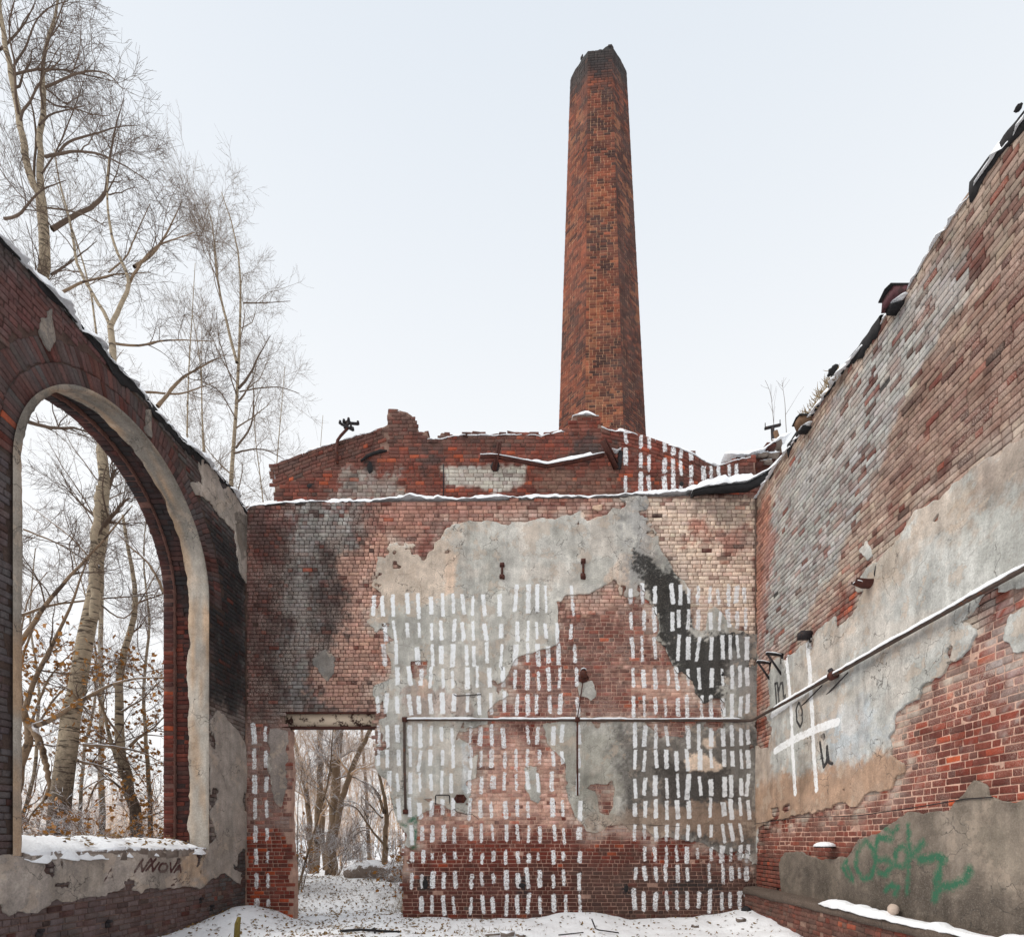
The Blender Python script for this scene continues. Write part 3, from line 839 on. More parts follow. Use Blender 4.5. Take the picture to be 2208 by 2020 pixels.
for k, (a, b) in enumerate(rows):
    t = min(1, k / 5.0)
    for i in range(18):
        x = colsL[i] * (1 - t) + colsL2[i] * t + r2.normal(0, 1.6)
        lo = {0: 806, 1: 822, 2: 822, 3: 844, 4: 812, 5: 812, 6: 812, 7: 832, 8: 855, 9: 870, 10: 880, 11: 884, 12: 886}[k]
        if x < lo or (i == 12 and r2.random() < .1): continue
        up_ = -20 if (k == 0 and i >= 12) else 0
        dash_px(WB, x + (3 if k > 8 else 0), a + r2.normal(0, 3) + up_, b + r2.normal(0, 3) + up_ * .4, 8.5 + r2.normal(0, .9))
for k, (a, b) in enumerate(rowsR):
    t = min(1, k / 4.0)
    for i in range(12):
        x = colsR[i] * (1 - t) + colsR2[i] * t + r2.normal(0, 1.5)
        dash_px(WB, x, a + r2.normal(0, 3), b + r2.normal(0, 3), 8.5 + r2.normal(0, .9))
for k, (a, b) in enumerate([(1560, 1602), (1612, 1659), (1670, 1710), (1722, 1765), (1780, 1815), (1830, 1862), (1880, 1916), (1934, 1958)]):
    dash_px(WB, 547 + k, a, b, 9.5); dash_px(WB, 572 + k * .9, a + 4, b - 3, 7.5)
# a little green paint near the opening
WB.stroke('pg', [(884, 1770), (898, 1762), (896, 1775)], 0.07); WB.stroke('pg', [(897, 1790), (896, 1826), (886, 1828)], 0.05); WB.stroke('pg', [(868, 1776), (876, 1780)], 0.05)

def under(W, margin=0.14):
    def ok(u, v, w):
        return True
    return ok
wall_back = empty('brick_wall', 'tall end wall of peeling plaster and brick covered with rows of white painted dashes', 'wall', kind='thing', loc=(-0.5, YB, 0))
def keepB(b):
    return b
wF = f_wall; wP = WB.plast
def okB(u, v, w):
    a = np.array([u]); b = np.array([v])
    if WB.smp(wF, a, b)[0] < 0.015: return False
    if WB.smp(wP, a, b)[0] > 0.16: return False
    return rng.random() > 0.004
def hpB(u, v):
    return 0.85 if (u < -3.2 and v > 4.5) else 0.45
core = sheet('core', WB, f_wall, mortar_depth(WB), -0.28, M['mortar'], wall_back, mortar_col(WB), step=2, closed=True)
put(core, wall_back)
hb = MB().box((-6.05, YB + .285, 5.0), (4.9, YB + .58, 8.78)).box((-6.05, YB + .285, -.4), (-5.45, YB + .58, 5.0)).box((-2.3, YB + .285, -.4), (4.9, YB + .58, 5.0)).build('backing', M['mortar'])
put(hb, wall_back)
def under_root(root, fn, *a, **k):
    before = set(o.name for o in bpy.data.objects)
    fn(*a, **k)
    for o in list(bpy.data.objects):
        if o.name not in before and o.parent == root:
            o.location = -Vector(root.location)
B = np.array(courses(WB, COURSE, STR, HED, 0.0135, okB, hpB, u_lo=-6.07, u_hi=4.91))
wide = (B[:, 1] - B[:, 0]) > 0.15
cf = wall_colour(WB, orange=0.07)
vis = lambda b: (WB.smp(wP, (b[:, 0] + b[:, 1]) / 2, (b[:, 2] + b[:, 3]) / 2) < -0.02) * (b[:, 2] > .1) * (1 + 1.5 * (b[:, 2] < 3.2)) * (b[:, 1] - b[:, 0])
under_root(wall_back, lay_bricks, B[wide], WB, T_S, WB.map, wall_back, cf, 300, vis(B[wide]))
under_root(wall_back, lay_bricks, B[~wide], WB, T_H, WB.map, wall_back, cf, 0)
for fpl, th in patches:
    o = sheet('plaster_patch', WB, fpl, plaster_depth(th, 0.007 if th > .02 else .003), -0.012, M['plaster'], wall_back, plaster_col(WB))
    put(o, wall_back)
# ------------------------------------------------------------------ left wall with the great arched window
WL = Wall('left', box=(3.9, 11.55, -0.45, 9.9))
AC, AZ, AR = 8.1, 6.2, 1.83
SILL = 1.46
topL = [(0, 513), (39, 556), (86, 603), (125, 646), (176, 705), (219, 744), (250, 787), (297, 833), (336, 884), (390, 943), (441, 990), (492, 1044), (531, 1099)]
tl = WL.px(topL)
tl = [(3.9, tl[0][1] + .15)] + tl[:-1] + [(11.34, tl[-1][1]), (11.6, tl[-1][1])]
lpoly = [(3.9, -.45)] + [(11.6, -.45)] + tl[::-1]
def arch_sdf(W, R):
    """positive inside the opening"""
    circ = R - np.hypot(W.U - AC, W.V - AZ)
    rect = np.minimum(R - np.abs(W.U - AC), np.minimum(W.V - SILL, AZ - W.V + 0.0))
    return np.where(W.V >= AZ, circ, rect)
LW = 0.012 * (fbm(WL.U * 5, WL.V * 5, 5) - .5)
f_body = sdf_poly(WL.U, WL.V + 0.08 * (fbm(WL.U * 4, WL.U * 0, 3) - .5), lpoly)
f_l = np.minimum(f_body, -arch_sdf(WL, AR))
FULL = [(-400, 100), (560, 100), (560, 2200), (-400, 2200)]
KL = 1.2
WL.settone(FULL, 0.72)
WL.settone([(20, 560), (520, 1100), (520, 1250), (250, 850), (20, 700)], 0.45, soft=.3)
WL.settone([(330, 1900), (530, 1880), (530, 2000), (330, 2010)], 0.25, soft=.3)
WL.setmj(FULL, 0.12); WL.setmj([(-100, 1900), (530, 1880), (530, 2030), (-100, 2030)], 0.35)
gs, bl = lin(96, 92, 90, KL), lin(40, 39, 40, 1.1)
WL.stain(FULL, lin(78, 75, 74, KL), .7, ns=1.5, na=.6, soft=.5, seed=151)
WL.stain([(0, 560), (90, 640), (300, 860), (180, 900), (60, 800), (0, 760)], lin(104, 56, 52, KL), .45, soft=.3, na=.5, seed=152)
WL.stain([(0, 860), (140, 740), (170, 850), (60, 930), (40, 1200), (0, 1300)], lin(98, 94, 92, KL), .65, soft=.3, na=.5, seed=153)
WL.stain([(455, 1180), (520, 1220), (525, 1500), (500, 1545), (452, 1540), (448, 1300)], bl, .85, soft=.3, na=.4, seed=154)
WL.stain([(400, 1060), (520, 1180), (525, 1260), (440, 1180)], bl, .7, soft=.25, na=.5, seed=155)
WL.stain([(448, 1530), (528, 1540), (528, 1800), (448, 1800)], lin(120, 108, 102, KL), .7, soft=.2, na=.4, seed=156)
WL.stain([(-100, 1000), (38, 900), (38, 1830), (-100, 1830)], lin(72, 64, 66, KL), .55, soft=.4, na=.6, seed=157)
WL.stain([(-100, 1900), (450, 1890), (450, 2030), (-100, 2030)], lin(104, 84, 82, KL), .45, soft=.3, na=.6, seed=158)
WL.P[:] = lin(140, 131, 124, KL)
WL.coat([(-100, 1830), (400, 1830), (400, 1960), (-100, 1980)], lin(138, 129, 123, KL), .8, soft=.2, na=.4, seed=161, streak=.8)
WL.coat([(395, 1840), (440, 1840), (440, 1900), (395, 1900)], lin(176, 146, 116, KL), .7, soft=.15, seed=162)
WL.coat([(420, 1000), (530, 1120), (525, 1240), (430, 1100)], lin(156, 147, 138, KL), .8, soft=.2, seed=163)
WL.coat([(-100, 1880), (300, 1860), (300, 1900), (-100, 1930)], lin(166, 155, 145, KL), .5, soft=.2, na=.6, ns=5, seed=164)
WL.coat([(60, 640), (140, 640), (140, 800), (60, 800)], lin(104, 98, 93, KL), .9, soft=.1, seed=165)
WL.coat([(300, 860), (340, 860), (340, 960), (300, 960)], lin(104, 98, 93, KL), .9, soft=.1, seed=166)
# plaster patches
Lp = [
    [(-150, 1838), (120, 1838), (300, 1836), (440, 1834), (470, 1800), (452, 1760), (450, 1560), (470, 1530), (500, 1560), (528, 1600), (535, 1820), (520, 1905), (480, 1880), (430, 1915), (300, 1920), (230, 1925), (160, 1945), (120, 1942), (70, 1965), (-150, 2010)],
    [(408, 955), (441, 992), (492, 1046), (535, 1098), (535, 1200), (520, 1215), (506, 1150), (470, 1110), (455, 1085), (425, 1068), (412, 1040), (418, 1000)],
    [(92, 690), (112, 672), (118, 730), (112, 770), (96, 745), (88, 715)],
    [(312, 880), (325, 890), (325, 945), (316, 940)],
    [(500, 1100), (533, 1110), (533, 1260), (518, 1240), (508, 1160)],
]
f_ring = AR + 0.5 - np.hypot(WL.U - AC, np.maximum(WL.V - AZ, 0) + (WL.V < AZ) * 9)
Lpatch = [(lacy(WL, np.minimum(WL.rough(p, 0.08, 4, 170 + i), f_l - 0.002), .3, 2.4, 60 + i, .56, .68) if i < 2 else np.minimum(WL.rough(p, 0.08, 4, 170 + i), f_l - 0.002), 0.02) for i, p in enumerate(Lp)]
WL.plast = np.maximum.reduce([p for p, _ in Lpatch])
# scratched lettering on the plaster below the window, in maroon paint
WLt = zz(0, 1780, 3.6, [(0, 0)])
def Lz(pts): return zz(0, 1780, 3.6, pts)
for st in ([(1035, 355), (1100, 258)], [(1082, 278), (1098, 352)], [(1095, 352), (1160, 255)], [(1125, 345), (1200, 255)], [(1165, 262), (1178, 350)], [(1175, 352), (1225, 285)],
           [(1240, 300), (1222, 330), (1235, 355), (1270, 352), (1292, 320), (1280, 295), (1250, 292), (1240, 300)], [(1312, 285), (1318, 358), (1375, 270)], [(1342, 360), (1388, 300), (1395, 358)], [(1358, 335), (1394, 335)],
           [(790, 440), (852, 330), (872, 430)], [(805, 400), (868, 395)], [(1335, 420), (1365, 405), (1370, 425), (1320, 462), (1350, 460)], [(1380, 430), (1395, 410), (1415, 430), (1400, 450), (1380, 432)], [(1428, 412), (1460, 405), (1468, 430), (1440, 452)]):
    WL.stroke('pk', Lz(st), 0.045 if st[0][0] > 1000 and st[0][1] < 370 else 0.018)

wall_left = empty('arched_window_wall', 'dark sooty brick wall pierced by a tall round arched window opening', 'wall', kind='thing', loc=(XL, 8.1, 0))
o = sheet('core', WL, f_l, mortar_depth(WL, -.02, -.008), -0.34, M['mortar'], wall_left, mortar_col(WL), step=2)
put(o, wall_left)
ocol = lambda rgb: (lambda u, v: np.tile(rgb, (len(u), 1)) * (0.8 + 0.4 * fbm(u * 5, v * 5, 3))[:, None])
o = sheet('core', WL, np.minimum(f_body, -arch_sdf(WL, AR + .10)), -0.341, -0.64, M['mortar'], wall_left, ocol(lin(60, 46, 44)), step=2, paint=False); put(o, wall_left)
o = sheet('core', WL, np.minimum(f_body, -arch_sdf(WL, AR + .03)), -0.641, -0.84, M['mortar'], wall_left, ocol(lin(110, 80, 72)), step=2, closed=True, paint=False); put(o, wall_left)

def okL(u, v, w):
    a = np.array([u]); b = np.array([v])
    if WL.smp(f_l, a, b)[0] < 0.03: return False
    if WL.smp(WL.plast, a, b)[0] > 0.16: return False
    r = math.hypot(u - AC, v - AZ)
    if v > AZ - 0.05 and r < AR + 0.56: return False
    if v <= AZ and abs(u - AC) < AR + 0.10: return v < SILL - 0.05
    return rng.random() > 0.006
B = np.array(courses(WL, COURSE, STR, HED, 0.014, okL, lambda u, v: 0.4, u_lo=4.0, u_hi=11.29))
wide = (B[:, 1] - B[:, 0]) > 0.15
cfL = wall_colour(WL, orange=0.0, k=.8)
def visL(b):
    um, vm = (b[:, 0] + b[:, 1]) / 2, (b[:, 2] + b[:, 3]) / 2
    X = VX + F * XL / um; Yp = VY - F * (vm - EYE) / um
    return (X > 5) * (Yp < 2010) * (WL.smp(WL.plast, um, vm) < -.02) * (b[:, 1] - b[:, 0]) / um ** 3
under_root(wall_left, lay_bricks, B[wide], WL, T_S, WL.map, wall_left, cfL, 220, visL(B[wide]), mat='brickdark', bev=.004)
under_root(wall_left, lay_bricks, B[~wide], WL, T_H, WL.map, wall_left, cfL, 0, mat='brickdark', bev=.004)
for f, th in Lpatch:
    put(sheet('plaster_patch', WL, f, plaster_depth(th, .008), -.012, M['plasterL'], wall_left, plaster_col(WL, .3)), wall_left)
# two rings of voussoirs over the arch
def ringmap(u, v, d):
    th = u / AR                      # u runs along the arch from the near spring
    r = AR + v
    return np.stack([XL + d, AC - r * np.cos(th), AZ + r * np.sin(th)], -1)
def ringcol(U, V, Bq):
    th = U / AR; r = AR + V
    yy = AC - r * np.cos(th); zz_ = AZ + r * np.sin(th)
    base = brick_base(len(Bq), np.full(len(Bq), .7), 0.02, 1.1)
    a = np.clip(0.35 + 0.9 * (fbm(yy * 2, zz_ * 2, 31) - .4) + rng.normal(0, .12, (len(Bq), 1)), 0, .9)[..., None]
    col = base[:, None] * .85 * (1 - a) + lin(78, 75, 75, KL) * a
    n = U.shape
    return col, dict(pw=np.full(n, .2), pk=np.full(n, .2), pg=np.full(n, .2))
RB = []
for ring, (r0, r1) in enumerate(((0.02, 0.25), (0.262, 0.49))):
    n = int(math.pi * AR / (0.082 / (1 + (r0 + .12) / AR)))
    for i in range(n):
        u0 = math.pi * AR * i / n; u1 = math.pi * AR * (i + 1) / n
        if r0 < 0.1 or rng.random() > 0.02:
            RB.append((u0 + .004, u1 - .004, r0 + rng.normal(0, .006), r1 + rng.normal(0, .008), rng.normal(0.0, .003)))
under_root(wall_left, lay_bricks, RB, None, T_H, ringmap, wall_left, ringcol, 80, None, 'arch_brick', mat='brickdark', bev=.004)
# bricks of the rebate and of the outer reveal, following the opening
JH = AZ - SILL
def revmap(R):
    L = JH + math.pi * R + JH
    def f(u, v, d):
        s = v
        th = np.clip((s - JH) / R, 0, math.pi)
        y = AC - R * np.cos(th); z = AZ + R * np.sin(th)
        z = np.where(s < JH, SILL + s, z); z = np.where(s > JH + math.pi * R, AZ - (s - JH - math.pi * R), z)
        nx = np.cos(th); nz = -np.sin(th)
        return np.stack([XL - u, y + nx * d, z + nz * d], -1)
    return f, L
def revcol(tone, grey_, seed):
    def f(U, V, Bq):
        base = brick_base(len(Bq), np.full(len(Bq), tone + .25), 0.02, .85)
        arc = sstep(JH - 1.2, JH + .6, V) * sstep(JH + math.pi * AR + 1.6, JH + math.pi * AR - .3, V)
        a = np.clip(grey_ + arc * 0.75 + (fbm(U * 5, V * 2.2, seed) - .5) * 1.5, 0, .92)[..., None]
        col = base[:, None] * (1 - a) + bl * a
        n = U.shape
        return col, dict(pw=np.full(n, .2), pk=np.full(n, .2), pg=np.full(n, .2))
    return f
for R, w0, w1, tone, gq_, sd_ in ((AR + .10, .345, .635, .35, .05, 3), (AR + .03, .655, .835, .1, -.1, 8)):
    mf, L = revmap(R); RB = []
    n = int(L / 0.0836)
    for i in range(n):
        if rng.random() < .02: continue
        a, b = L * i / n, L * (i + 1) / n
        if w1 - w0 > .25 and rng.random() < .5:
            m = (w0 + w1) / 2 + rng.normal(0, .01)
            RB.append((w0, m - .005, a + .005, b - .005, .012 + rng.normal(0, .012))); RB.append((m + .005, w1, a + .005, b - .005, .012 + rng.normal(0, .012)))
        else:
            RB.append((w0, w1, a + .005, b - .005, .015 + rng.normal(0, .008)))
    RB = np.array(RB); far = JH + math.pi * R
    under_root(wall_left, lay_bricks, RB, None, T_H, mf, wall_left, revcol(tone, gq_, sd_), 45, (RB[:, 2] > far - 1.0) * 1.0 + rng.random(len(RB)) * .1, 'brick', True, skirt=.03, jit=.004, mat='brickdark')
# smooth render lining the inner third of the opening, with a narrow band on the face
def band(name, prof, cols, wob=0.016, s0=0.0, s1=None, mat='plasterL', ns=420, fray=None):
    """prof: list of (w depth into the wall, r offset outward from the opening line)"""
    mf, L = revmap(AR)
    s1 = L if s1 is None else s1
    S = np.linspace(s0, s1, ns); V = []; C = []
    for k, (w, r) in enumerate(prof):
        ww = np.full(ns, w) + (0 if fray is None or k != fray else (fbm(S * 4, S * 0, 9) - .5) * .12)
        rr = r * (np.interp(S, [0, JH, JH + 1.2, JH + math.pi * AR, L], [1, 1, .45, .2, .2]) if r > .02 and w < 0 else 1)
        V.append(mf(ww, S, -(rr + ((fbm(S * 3, S * 0 + k * 7, 12) - .5) * 2 * wob + (fbm(S * 14, S * 0 + k * 3, 13) - .5) * .022) * (k > 0))))
        C.append(cols(S, w))
    V = np.stack(V, 1); C = np.stack(C, 1); np_ = len(prof)
    idx = np.arange(ns * np_).reshape(ns, np_)
    q = np.stack([idx[:-1, :-1], idx[:-1, 1:], idx[1:, 1:], idx[1:, :-1]], -1).reshape(-1, 4)
    n = ns * np_
    return mk(name, V.reshape(-1, 3), q, M[mat], None, dict(Col=C.reshape(-1, 3), pw=np.full(n, .2), pk=np.full(n, .2), pg=np.full(n, .2)))
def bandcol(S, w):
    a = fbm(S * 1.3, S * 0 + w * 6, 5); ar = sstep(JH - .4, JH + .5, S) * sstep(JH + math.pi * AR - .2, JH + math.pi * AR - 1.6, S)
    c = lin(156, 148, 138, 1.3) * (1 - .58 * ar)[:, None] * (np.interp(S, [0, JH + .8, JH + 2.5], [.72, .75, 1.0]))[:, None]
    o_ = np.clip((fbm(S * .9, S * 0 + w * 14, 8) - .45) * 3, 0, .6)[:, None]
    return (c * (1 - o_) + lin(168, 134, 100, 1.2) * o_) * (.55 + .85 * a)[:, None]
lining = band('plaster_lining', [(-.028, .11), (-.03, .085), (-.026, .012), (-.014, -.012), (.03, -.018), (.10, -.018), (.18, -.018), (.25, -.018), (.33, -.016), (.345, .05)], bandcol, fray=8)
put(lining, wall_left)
# sill: sloping rubble masonry with separate worn blocks
sl = MB()
sl.prism([(0, SILL - .12), (.84, SILL - .12), (.84, SILL + .18), (.6, SILL + .20), (.02, SILL + .0)], (XL, AC - AR - .1, 0), (-1, 0, 0), (0, 0, 1), (0, 1, 0), 2 * AR + .2)
sill = put(sl.build('sill', M['stone']), wall_left)
for i in range(9):
    y = AC - AR + .05 + i * .41
    b = MB().box((XL - .30, y, SILL - .10), (XL + .012, y + .37 + rng.normal(0, .02), SILL + .045 + rng.normal(0, .012)), .012).build('sill_block', M['stone']); sub(b, sill)

# ------------------------------------------------------------------ right wall
WR = Wall('right', box=(3.9, 11.5, 0.45, 11.9))
topR = [(1622, 1082), (1670, 1006), (1737, 912), (1787, 838), (1850, 756), (1912, 670), (1951, 620), (2007, 529), (2092, 406), (2142, 337), (2208, 252)]
tr = WR.px(topR); tr = [(11.52, tr[0][1] - .02)] + tr + [(3.9, tr[-1][1] - .1)]
rpoly = [(3.9, .45), (11.52, .45)] + tr
f_r = sdf_poly(WR.U, WR.V + 0.10 * (fbm(WR.U * 5, WR.U * 0, 13) - .5), rpoly)
def R8(p): return zz(1600, 600, 2.561, p)
def R7(p): return zz(1600, 1300, 2.561, p)
EV = [(1560, 100), (2500, -100), (2600, 2200), (1560, 2100)]
r_up = R8([(1900, 700), (1557, 890), (1340, 1010), (1310, 1050), (1200, 1130), (1080, 1220), (1020, 1270), (960, 1295), (900, 1400), (830, 1480), (760, 1560), (680, 1620), (620, 1720), (600, 1790)]) + \
       R7([(560, 30), (450, 130), (400, 180), (330, 230), (300, 270), (230, 300), (180, 320), (150, 420), (165, 560), (130, 600), (170, 700), (150, 800), (60, 780), (40, 1000), (60, 1200), (100, 1250), (150, 1200), (330, 1170), (450, 1140), (530, 1100), (640, 1130), (690, 1050), (830, 1030), (850, 970), (905, 930), (900, 890), (830, 840), (810, 740), (840, 700), (850, 600), (950, 550), (1030, 500), (1080, 450), (1130, 370), (1240, 300), (1310, 150), (1290, 20), (1420, -60), (1900, -200)])
r_low = R7([(1900, 1030), (1557, 1080), (1450, 1090), (1370, 1060), (1360, 990), (1280, 985), (1220, 1060), (1170, 1150), (980, 1150), (880, 1200), (760, 1260), (650, 1310), (610, 1390), (520, 1420), (370, 1400), (330, 1370), (240, 1380), (210, 1440), (220, 1560), (240, 1700), (1900, 2400)])
r_edge = R7([(75, 780), (40, 780), (40, 1450), (70, 1440), (90, 1300), (100, 1200)])
r_small = [R7([(1480, 60), (1600, 20), (1600, 260), (1500, 290), (1460, 200)]), R8([(660, 1500), (700, 1450), (720, 1530), (690, 1560)])]
Rpatch = [(lacy(WR, np.minimum(WR.rough(r_up, .07, 4, 201), f_r), .25, 2.2, 64, .58, .7), .028, 'plaster'), (np.minimum(WR.rough(r_low, .06, 4, 202), f_r), .035, 'smooth')] + \
         [(np.minimum(WR.rough(p, .08, 5, 203 + i), f_r), .015, 'plaster') for i, p in enumerate(r_small + [r_edge])]
WR.plast = np.maximum.reduce([p for p, *_ in Rpatch])
KR = 1.08
WR.settone(EV, 0.25)
WR.settone([(1600, 900), (2400, 100), (2400, 700), (1900, 1000), (1600, 1300)], .35, soft=.3)
WR.setmj(EV, .0); WR.setmj([(1850, 1560), (2208, 1250), (2600, 1100), (2600, 1800), (1600, 1850), (1700, 1750)], .85, soft=.2)
WR.setmj([(1900, 1150), (2208, 950), (2208, 760), (1980, 900), (1860, 1100)], .4, soft=.3)
beige, gb = lin(176, 154, 138, KR), lin(158, 158, 155, KR)
up_all = [(1600, 1500), (1600, 1000), (2400, -300), (2600, 900), (2208, 1000), (1950, 1130), (1760, 1330)]
WR.stain(up_all, lin(166, 147, 132, KR), .80, soft=.3, na=.25, seed=211)
WR.stain([(1880, 1120), (1920, 900), (2060, 700), (2300, 400), (2500, 700), (2208, 960), (2000, 1090)], lin(126, 98, 86, KR), .75, soft=.3, na=.7, ns=3, seed=212)
WR.stain([(1650, 1200), (1670, 1050), (1770, 910), (1900, 720), (1960, 640), (2010, 570), (2110, 500), (2075, 640), (2000, 760), (1940, 880), (1900, 960), (1870, 1080), (1800, 1220), (1740, 1330), (1660, 1440), (1625, 1440), (1640, 1300)], gb, .92, soft=.12, na=.22, seed=213)
WR.stain([(1619, 1090), (1660, 1060), (1672, 1180), (1650, 1330), (1640, 1420), (1619, 1420)], lin(158, 92, 72, KR), .62, soft=.12, na=.3, seed=214)
WR.sp = WR.sp * (1 - (mm := WR.mask([(1980, 1060), (2060, 880), (2208, 640), (2500, 440), (2500, 760), (2208, 860), (2100, 980), (1990, 1100)], soft=.3, na=.4, seed=215))) + .42 * mm
m2_ = WR.mask([(2080, 560), (2208, 380), (2500, 100), (2500, 260), (2208, 470), (2100, 600)], soft=.2, na=.4, seed=2151); WR.sp = WR.sp * (1 - m2_) + .5 * m2_
WR.sp = np.where((WR.sp < 0) & (WR.U < 8.2) & (WR.V > 5.5), .10, WR.sp)
WR.stain([(1980, 560), (2208, 320), (2400, 150), (2400, 300), (2208, 480), (2080, 560)], lin(120, 104, 94, KR), .6, soft=.3, na=.4, seed=216)
WR.stain([(2080, 1330), (2300, 1200), (2300, 1520), (2120, 1480)], lin(176, 168, 162, KR), .42, soft=.2, na=.7, ns=7, seed=217)
WR.stain([(1640, 1380), (1700, 1400), (1690, 1620), (1630, 1620)], lin(160, 96, 74, KR), .5, soft=.12, na=.3, seed=218)
WR.stain([(1600, 1770), (1900, 1720), (1900, 1900), (1600, 1950)], lin(128, 88, 76, KR), .35, soft=.3, na=.5, seed=219)
fringe(WR, Rpatch[0][0], lin(172, 158, 146, KR), .85, .45, 91)
WR.P[:] = lin(176, 176, 172, KR)
WR.coat([(1600, 1700), (1760, 1660), (1850, 1640), (1960, 1620), (1960, 1720), (1850, 1760), (1600, 1800)], lin(158, 126, 102, KR), .9, soft=.12, na=.2, seed=221)
WR.coat([(1600, 1540), (1650, 1500), (1680, 1700), (1600, 1700)], lin(164, 138, 118, KR), .6, soft=.2, na=.4, seed=222)
WR.coat([(1800, 1330), (1900, 1190), (2000, 1080), (2130, 1010), (2100, 1130), (1950, 1230), (1870, 1330)], lin(178, 156, 136, KR), .5, soft=.2, na=.45, seed=223)
WR.coat([(2100, 1010), (2208, 930), (2400, 860), (2400, 980), (2208, 1060), (2120, 1090)], lin(152, 124, 104, KR), .55, soft=.2, na=.45, seed=224)
WR.coat([(1700, 1440), (1770, 1340), (1820, 1400), (1800, 1600), (1740, 1640)], lin(166, 148, 132, KR), .35, soft=.2, na=.5, ns=3, seed=225)
WR.coat([(1790, 1540), (1860, 1500), (1900, 1580), (1860, 1640), (1790, 1640)], lin(164, 172, 178, KR), .7, soft=.15, na=.3, seed=226)
lowc = R7([(0, 1200), (1900, 900), (1900, 2400), (0, 1800)])
in_low = np.where(Rpatch[1][0] > -.02, 1.0, 0.0)[..., None]
lowcol = np.zeros_like(WR.P) + lin(112, 102, 92, KR)
lm = WR.mask(R7([(1090, 1160), (1350, 1130), (1350, 1350), (1280, 1530), (1100, 1350)]), soft=.15, na=.2, seed=231)[..., None] * .8; lowcol = lowcol * (1 - lm) + lin(144, 132, 120, KR) * lm
lm = WR.mask(R7([(1370, 1150), (1900, 1000), (1900, 1700), (1400, 1600)]), soft=.15, na=.3, seed=232)[..., None] * .8; lowcol = lowcol * (1 - lm) + lin(138, 127, 114, KR) * lm
lm = WR.mask(R7([(250, 1500), (700, 1530), (1300, 1560), (1900, 1600), (1900, 2100), (500, 1650)]), soft=.25, na=.4, seed=233)[..., None] * .7; lowcol = lowcol * (1 - lm) + lin(78, 70, 63, KR) * lm
WR.P = WR.P * (1 - in_low) + lowcol * in_low
# lettering and grid brushed on the right wall
def R1(p): return zz(1620, 1340, 8.383, p)
for st, w in (([(655, 650), (690, 1000), (740, 1500), (760, 1844)], 0.085), ([(1045, 420), (1090, 900), (1110, 1400), (1135, 1844)], 0.095), ([(400, 1690), (700, 1470), (1050, 1230)], 0.10)):
    WR.stroke('pw', R1(st), w * 1.25)
for st, w in (([(283, 700), (290, 850), (302, 1050)], .085), ([(395, 600), (408, 850), (420, 1030)], .085), ([(190, 815), (290, 755), (420, 695), (535, 655)], .11)):
    WR.stroke('pw', R7(st), w * 1.25)
for st in ([(455, 1120), (470, 1300), (482, 1480)], [(455, 1120), (500, 1110), (515, 1300), (530, 1470)], [(530, 1250), (550, 1110), (590, 1110), (605, 1300), (610, 1420), (640, 1380), (640, 1330)], ):
    WR.stroke('pk', R1(st), .055)
WR.stroke('pk', R7([(320, 550), (307, 590), (312, 650), (330, 685), (342, 655), (340, 590), (325, 552), (320, 550)]), .05); WR.stroke('pk', R7([(322, 590), (322, 620), (336, 618)]), .024)
for st in ([(450, 735), (463, 728)], [(440, 768), (452, 840), (460, 905), (478, 880), (480, 790)], [(480, 800), (490, 880), (508, 885)], [(460, 750), (466, 742)]):
    WR.stroke('pk', R7(st), .06)
def R5(p): return zz(1620, 1780, 3.4286, p)
for st, w in (([(720, 260), (690, 300), (720, 360), (770, 400), (740, 330), (715, 270)], .07), ([(860, 115), (805, 180), (790, 300), (840, 390), (910, 380), (935, 260), (915, 160), (860, 115)], .08),
              ([(1050, 100), (960, 85), (935, 170), (950, 250), (1040, 255), (1060, 300), (1010, 360), (960, 350)], .085), ([(1180, 0), (1190, 200), (1180, 330), (1170, 490)], .07),
              ([(1120, 150), (1080, 200), (1090, 290), (1150, 300), (1180, 220), (1150, 150), (1120, 150)], .075), ([(1010, 20), (1060, 50), (1100, 10)], .06), ([(1200, 220), (1290, 130)], .09),
              ([(1270, 250), (1400, 230), (1440, 240), (1410, 340), (1390, 440), (1380, 540)], .11), ([(1400, 470), (1500, 440), (1600, 400), (1640, 330)], .10), ([(1010, 470), (1060, 440), (1110, 460), (1080, 500)], .08)):
    WR.stroke('pg', R5(st), w)

wall_right = empty('side_wall', 'high brick and plaster wall with limewash, a white grid and green scrawl', 'wall', kind='thing', loc=(XR, 8, 0))
put(sheet('core', WR, f_r, mortar_depth(WR, -.02, -.004), -0.55, M['mortar'], wall_right, mortar_col(WR), step=2, closed=True), wall_right)
def okR(u, v, w):
    a = np.array([u]); b = np.array([v])
    return WR.smp(f_r, a, b)[0] > 0.02 and WR.smp(WR.plast, a, b)[0] < 0.16 and rng.random() > .003
B = np.array(courses(WR, COURSE, STR, HED, 0.014, okR, lambda u, v: 0.45, u_lo=4.0, u_hi=11.29))
wide = (B[:, 1] - B[:, 0]) > 0.15
cfR = wall_colour(WR, orange=.03, spare=.02, stainvar=.32, bv=(.8, 1.16))
def visR(b):
    um, vm = (b[:, 0] + b[:, 1]) / 2, (b[:, 2] + b[:, 3]) / 2
    X = VX + F * XR / um; Yp = VY - F * (vm - EYE) / um
    return (X < 2200) * (Yp > 10) * (WR.smp(WR.plast, um, vm) < -.02) * (b[:, 1] - b[:, 0]) / um ** 3
under_root(wall_right, lay_bricks, B[wide], WR, T_S, WR.map, wall_right, cfR, 300, visR(B[wide]), 'brick', True, bev=.0035)
under_root(wall_right, lay_bricks, B[~wide], WR, T_H, WR.map, wall_right, cfR, 0, None, 'brick', True, bev=.0035)
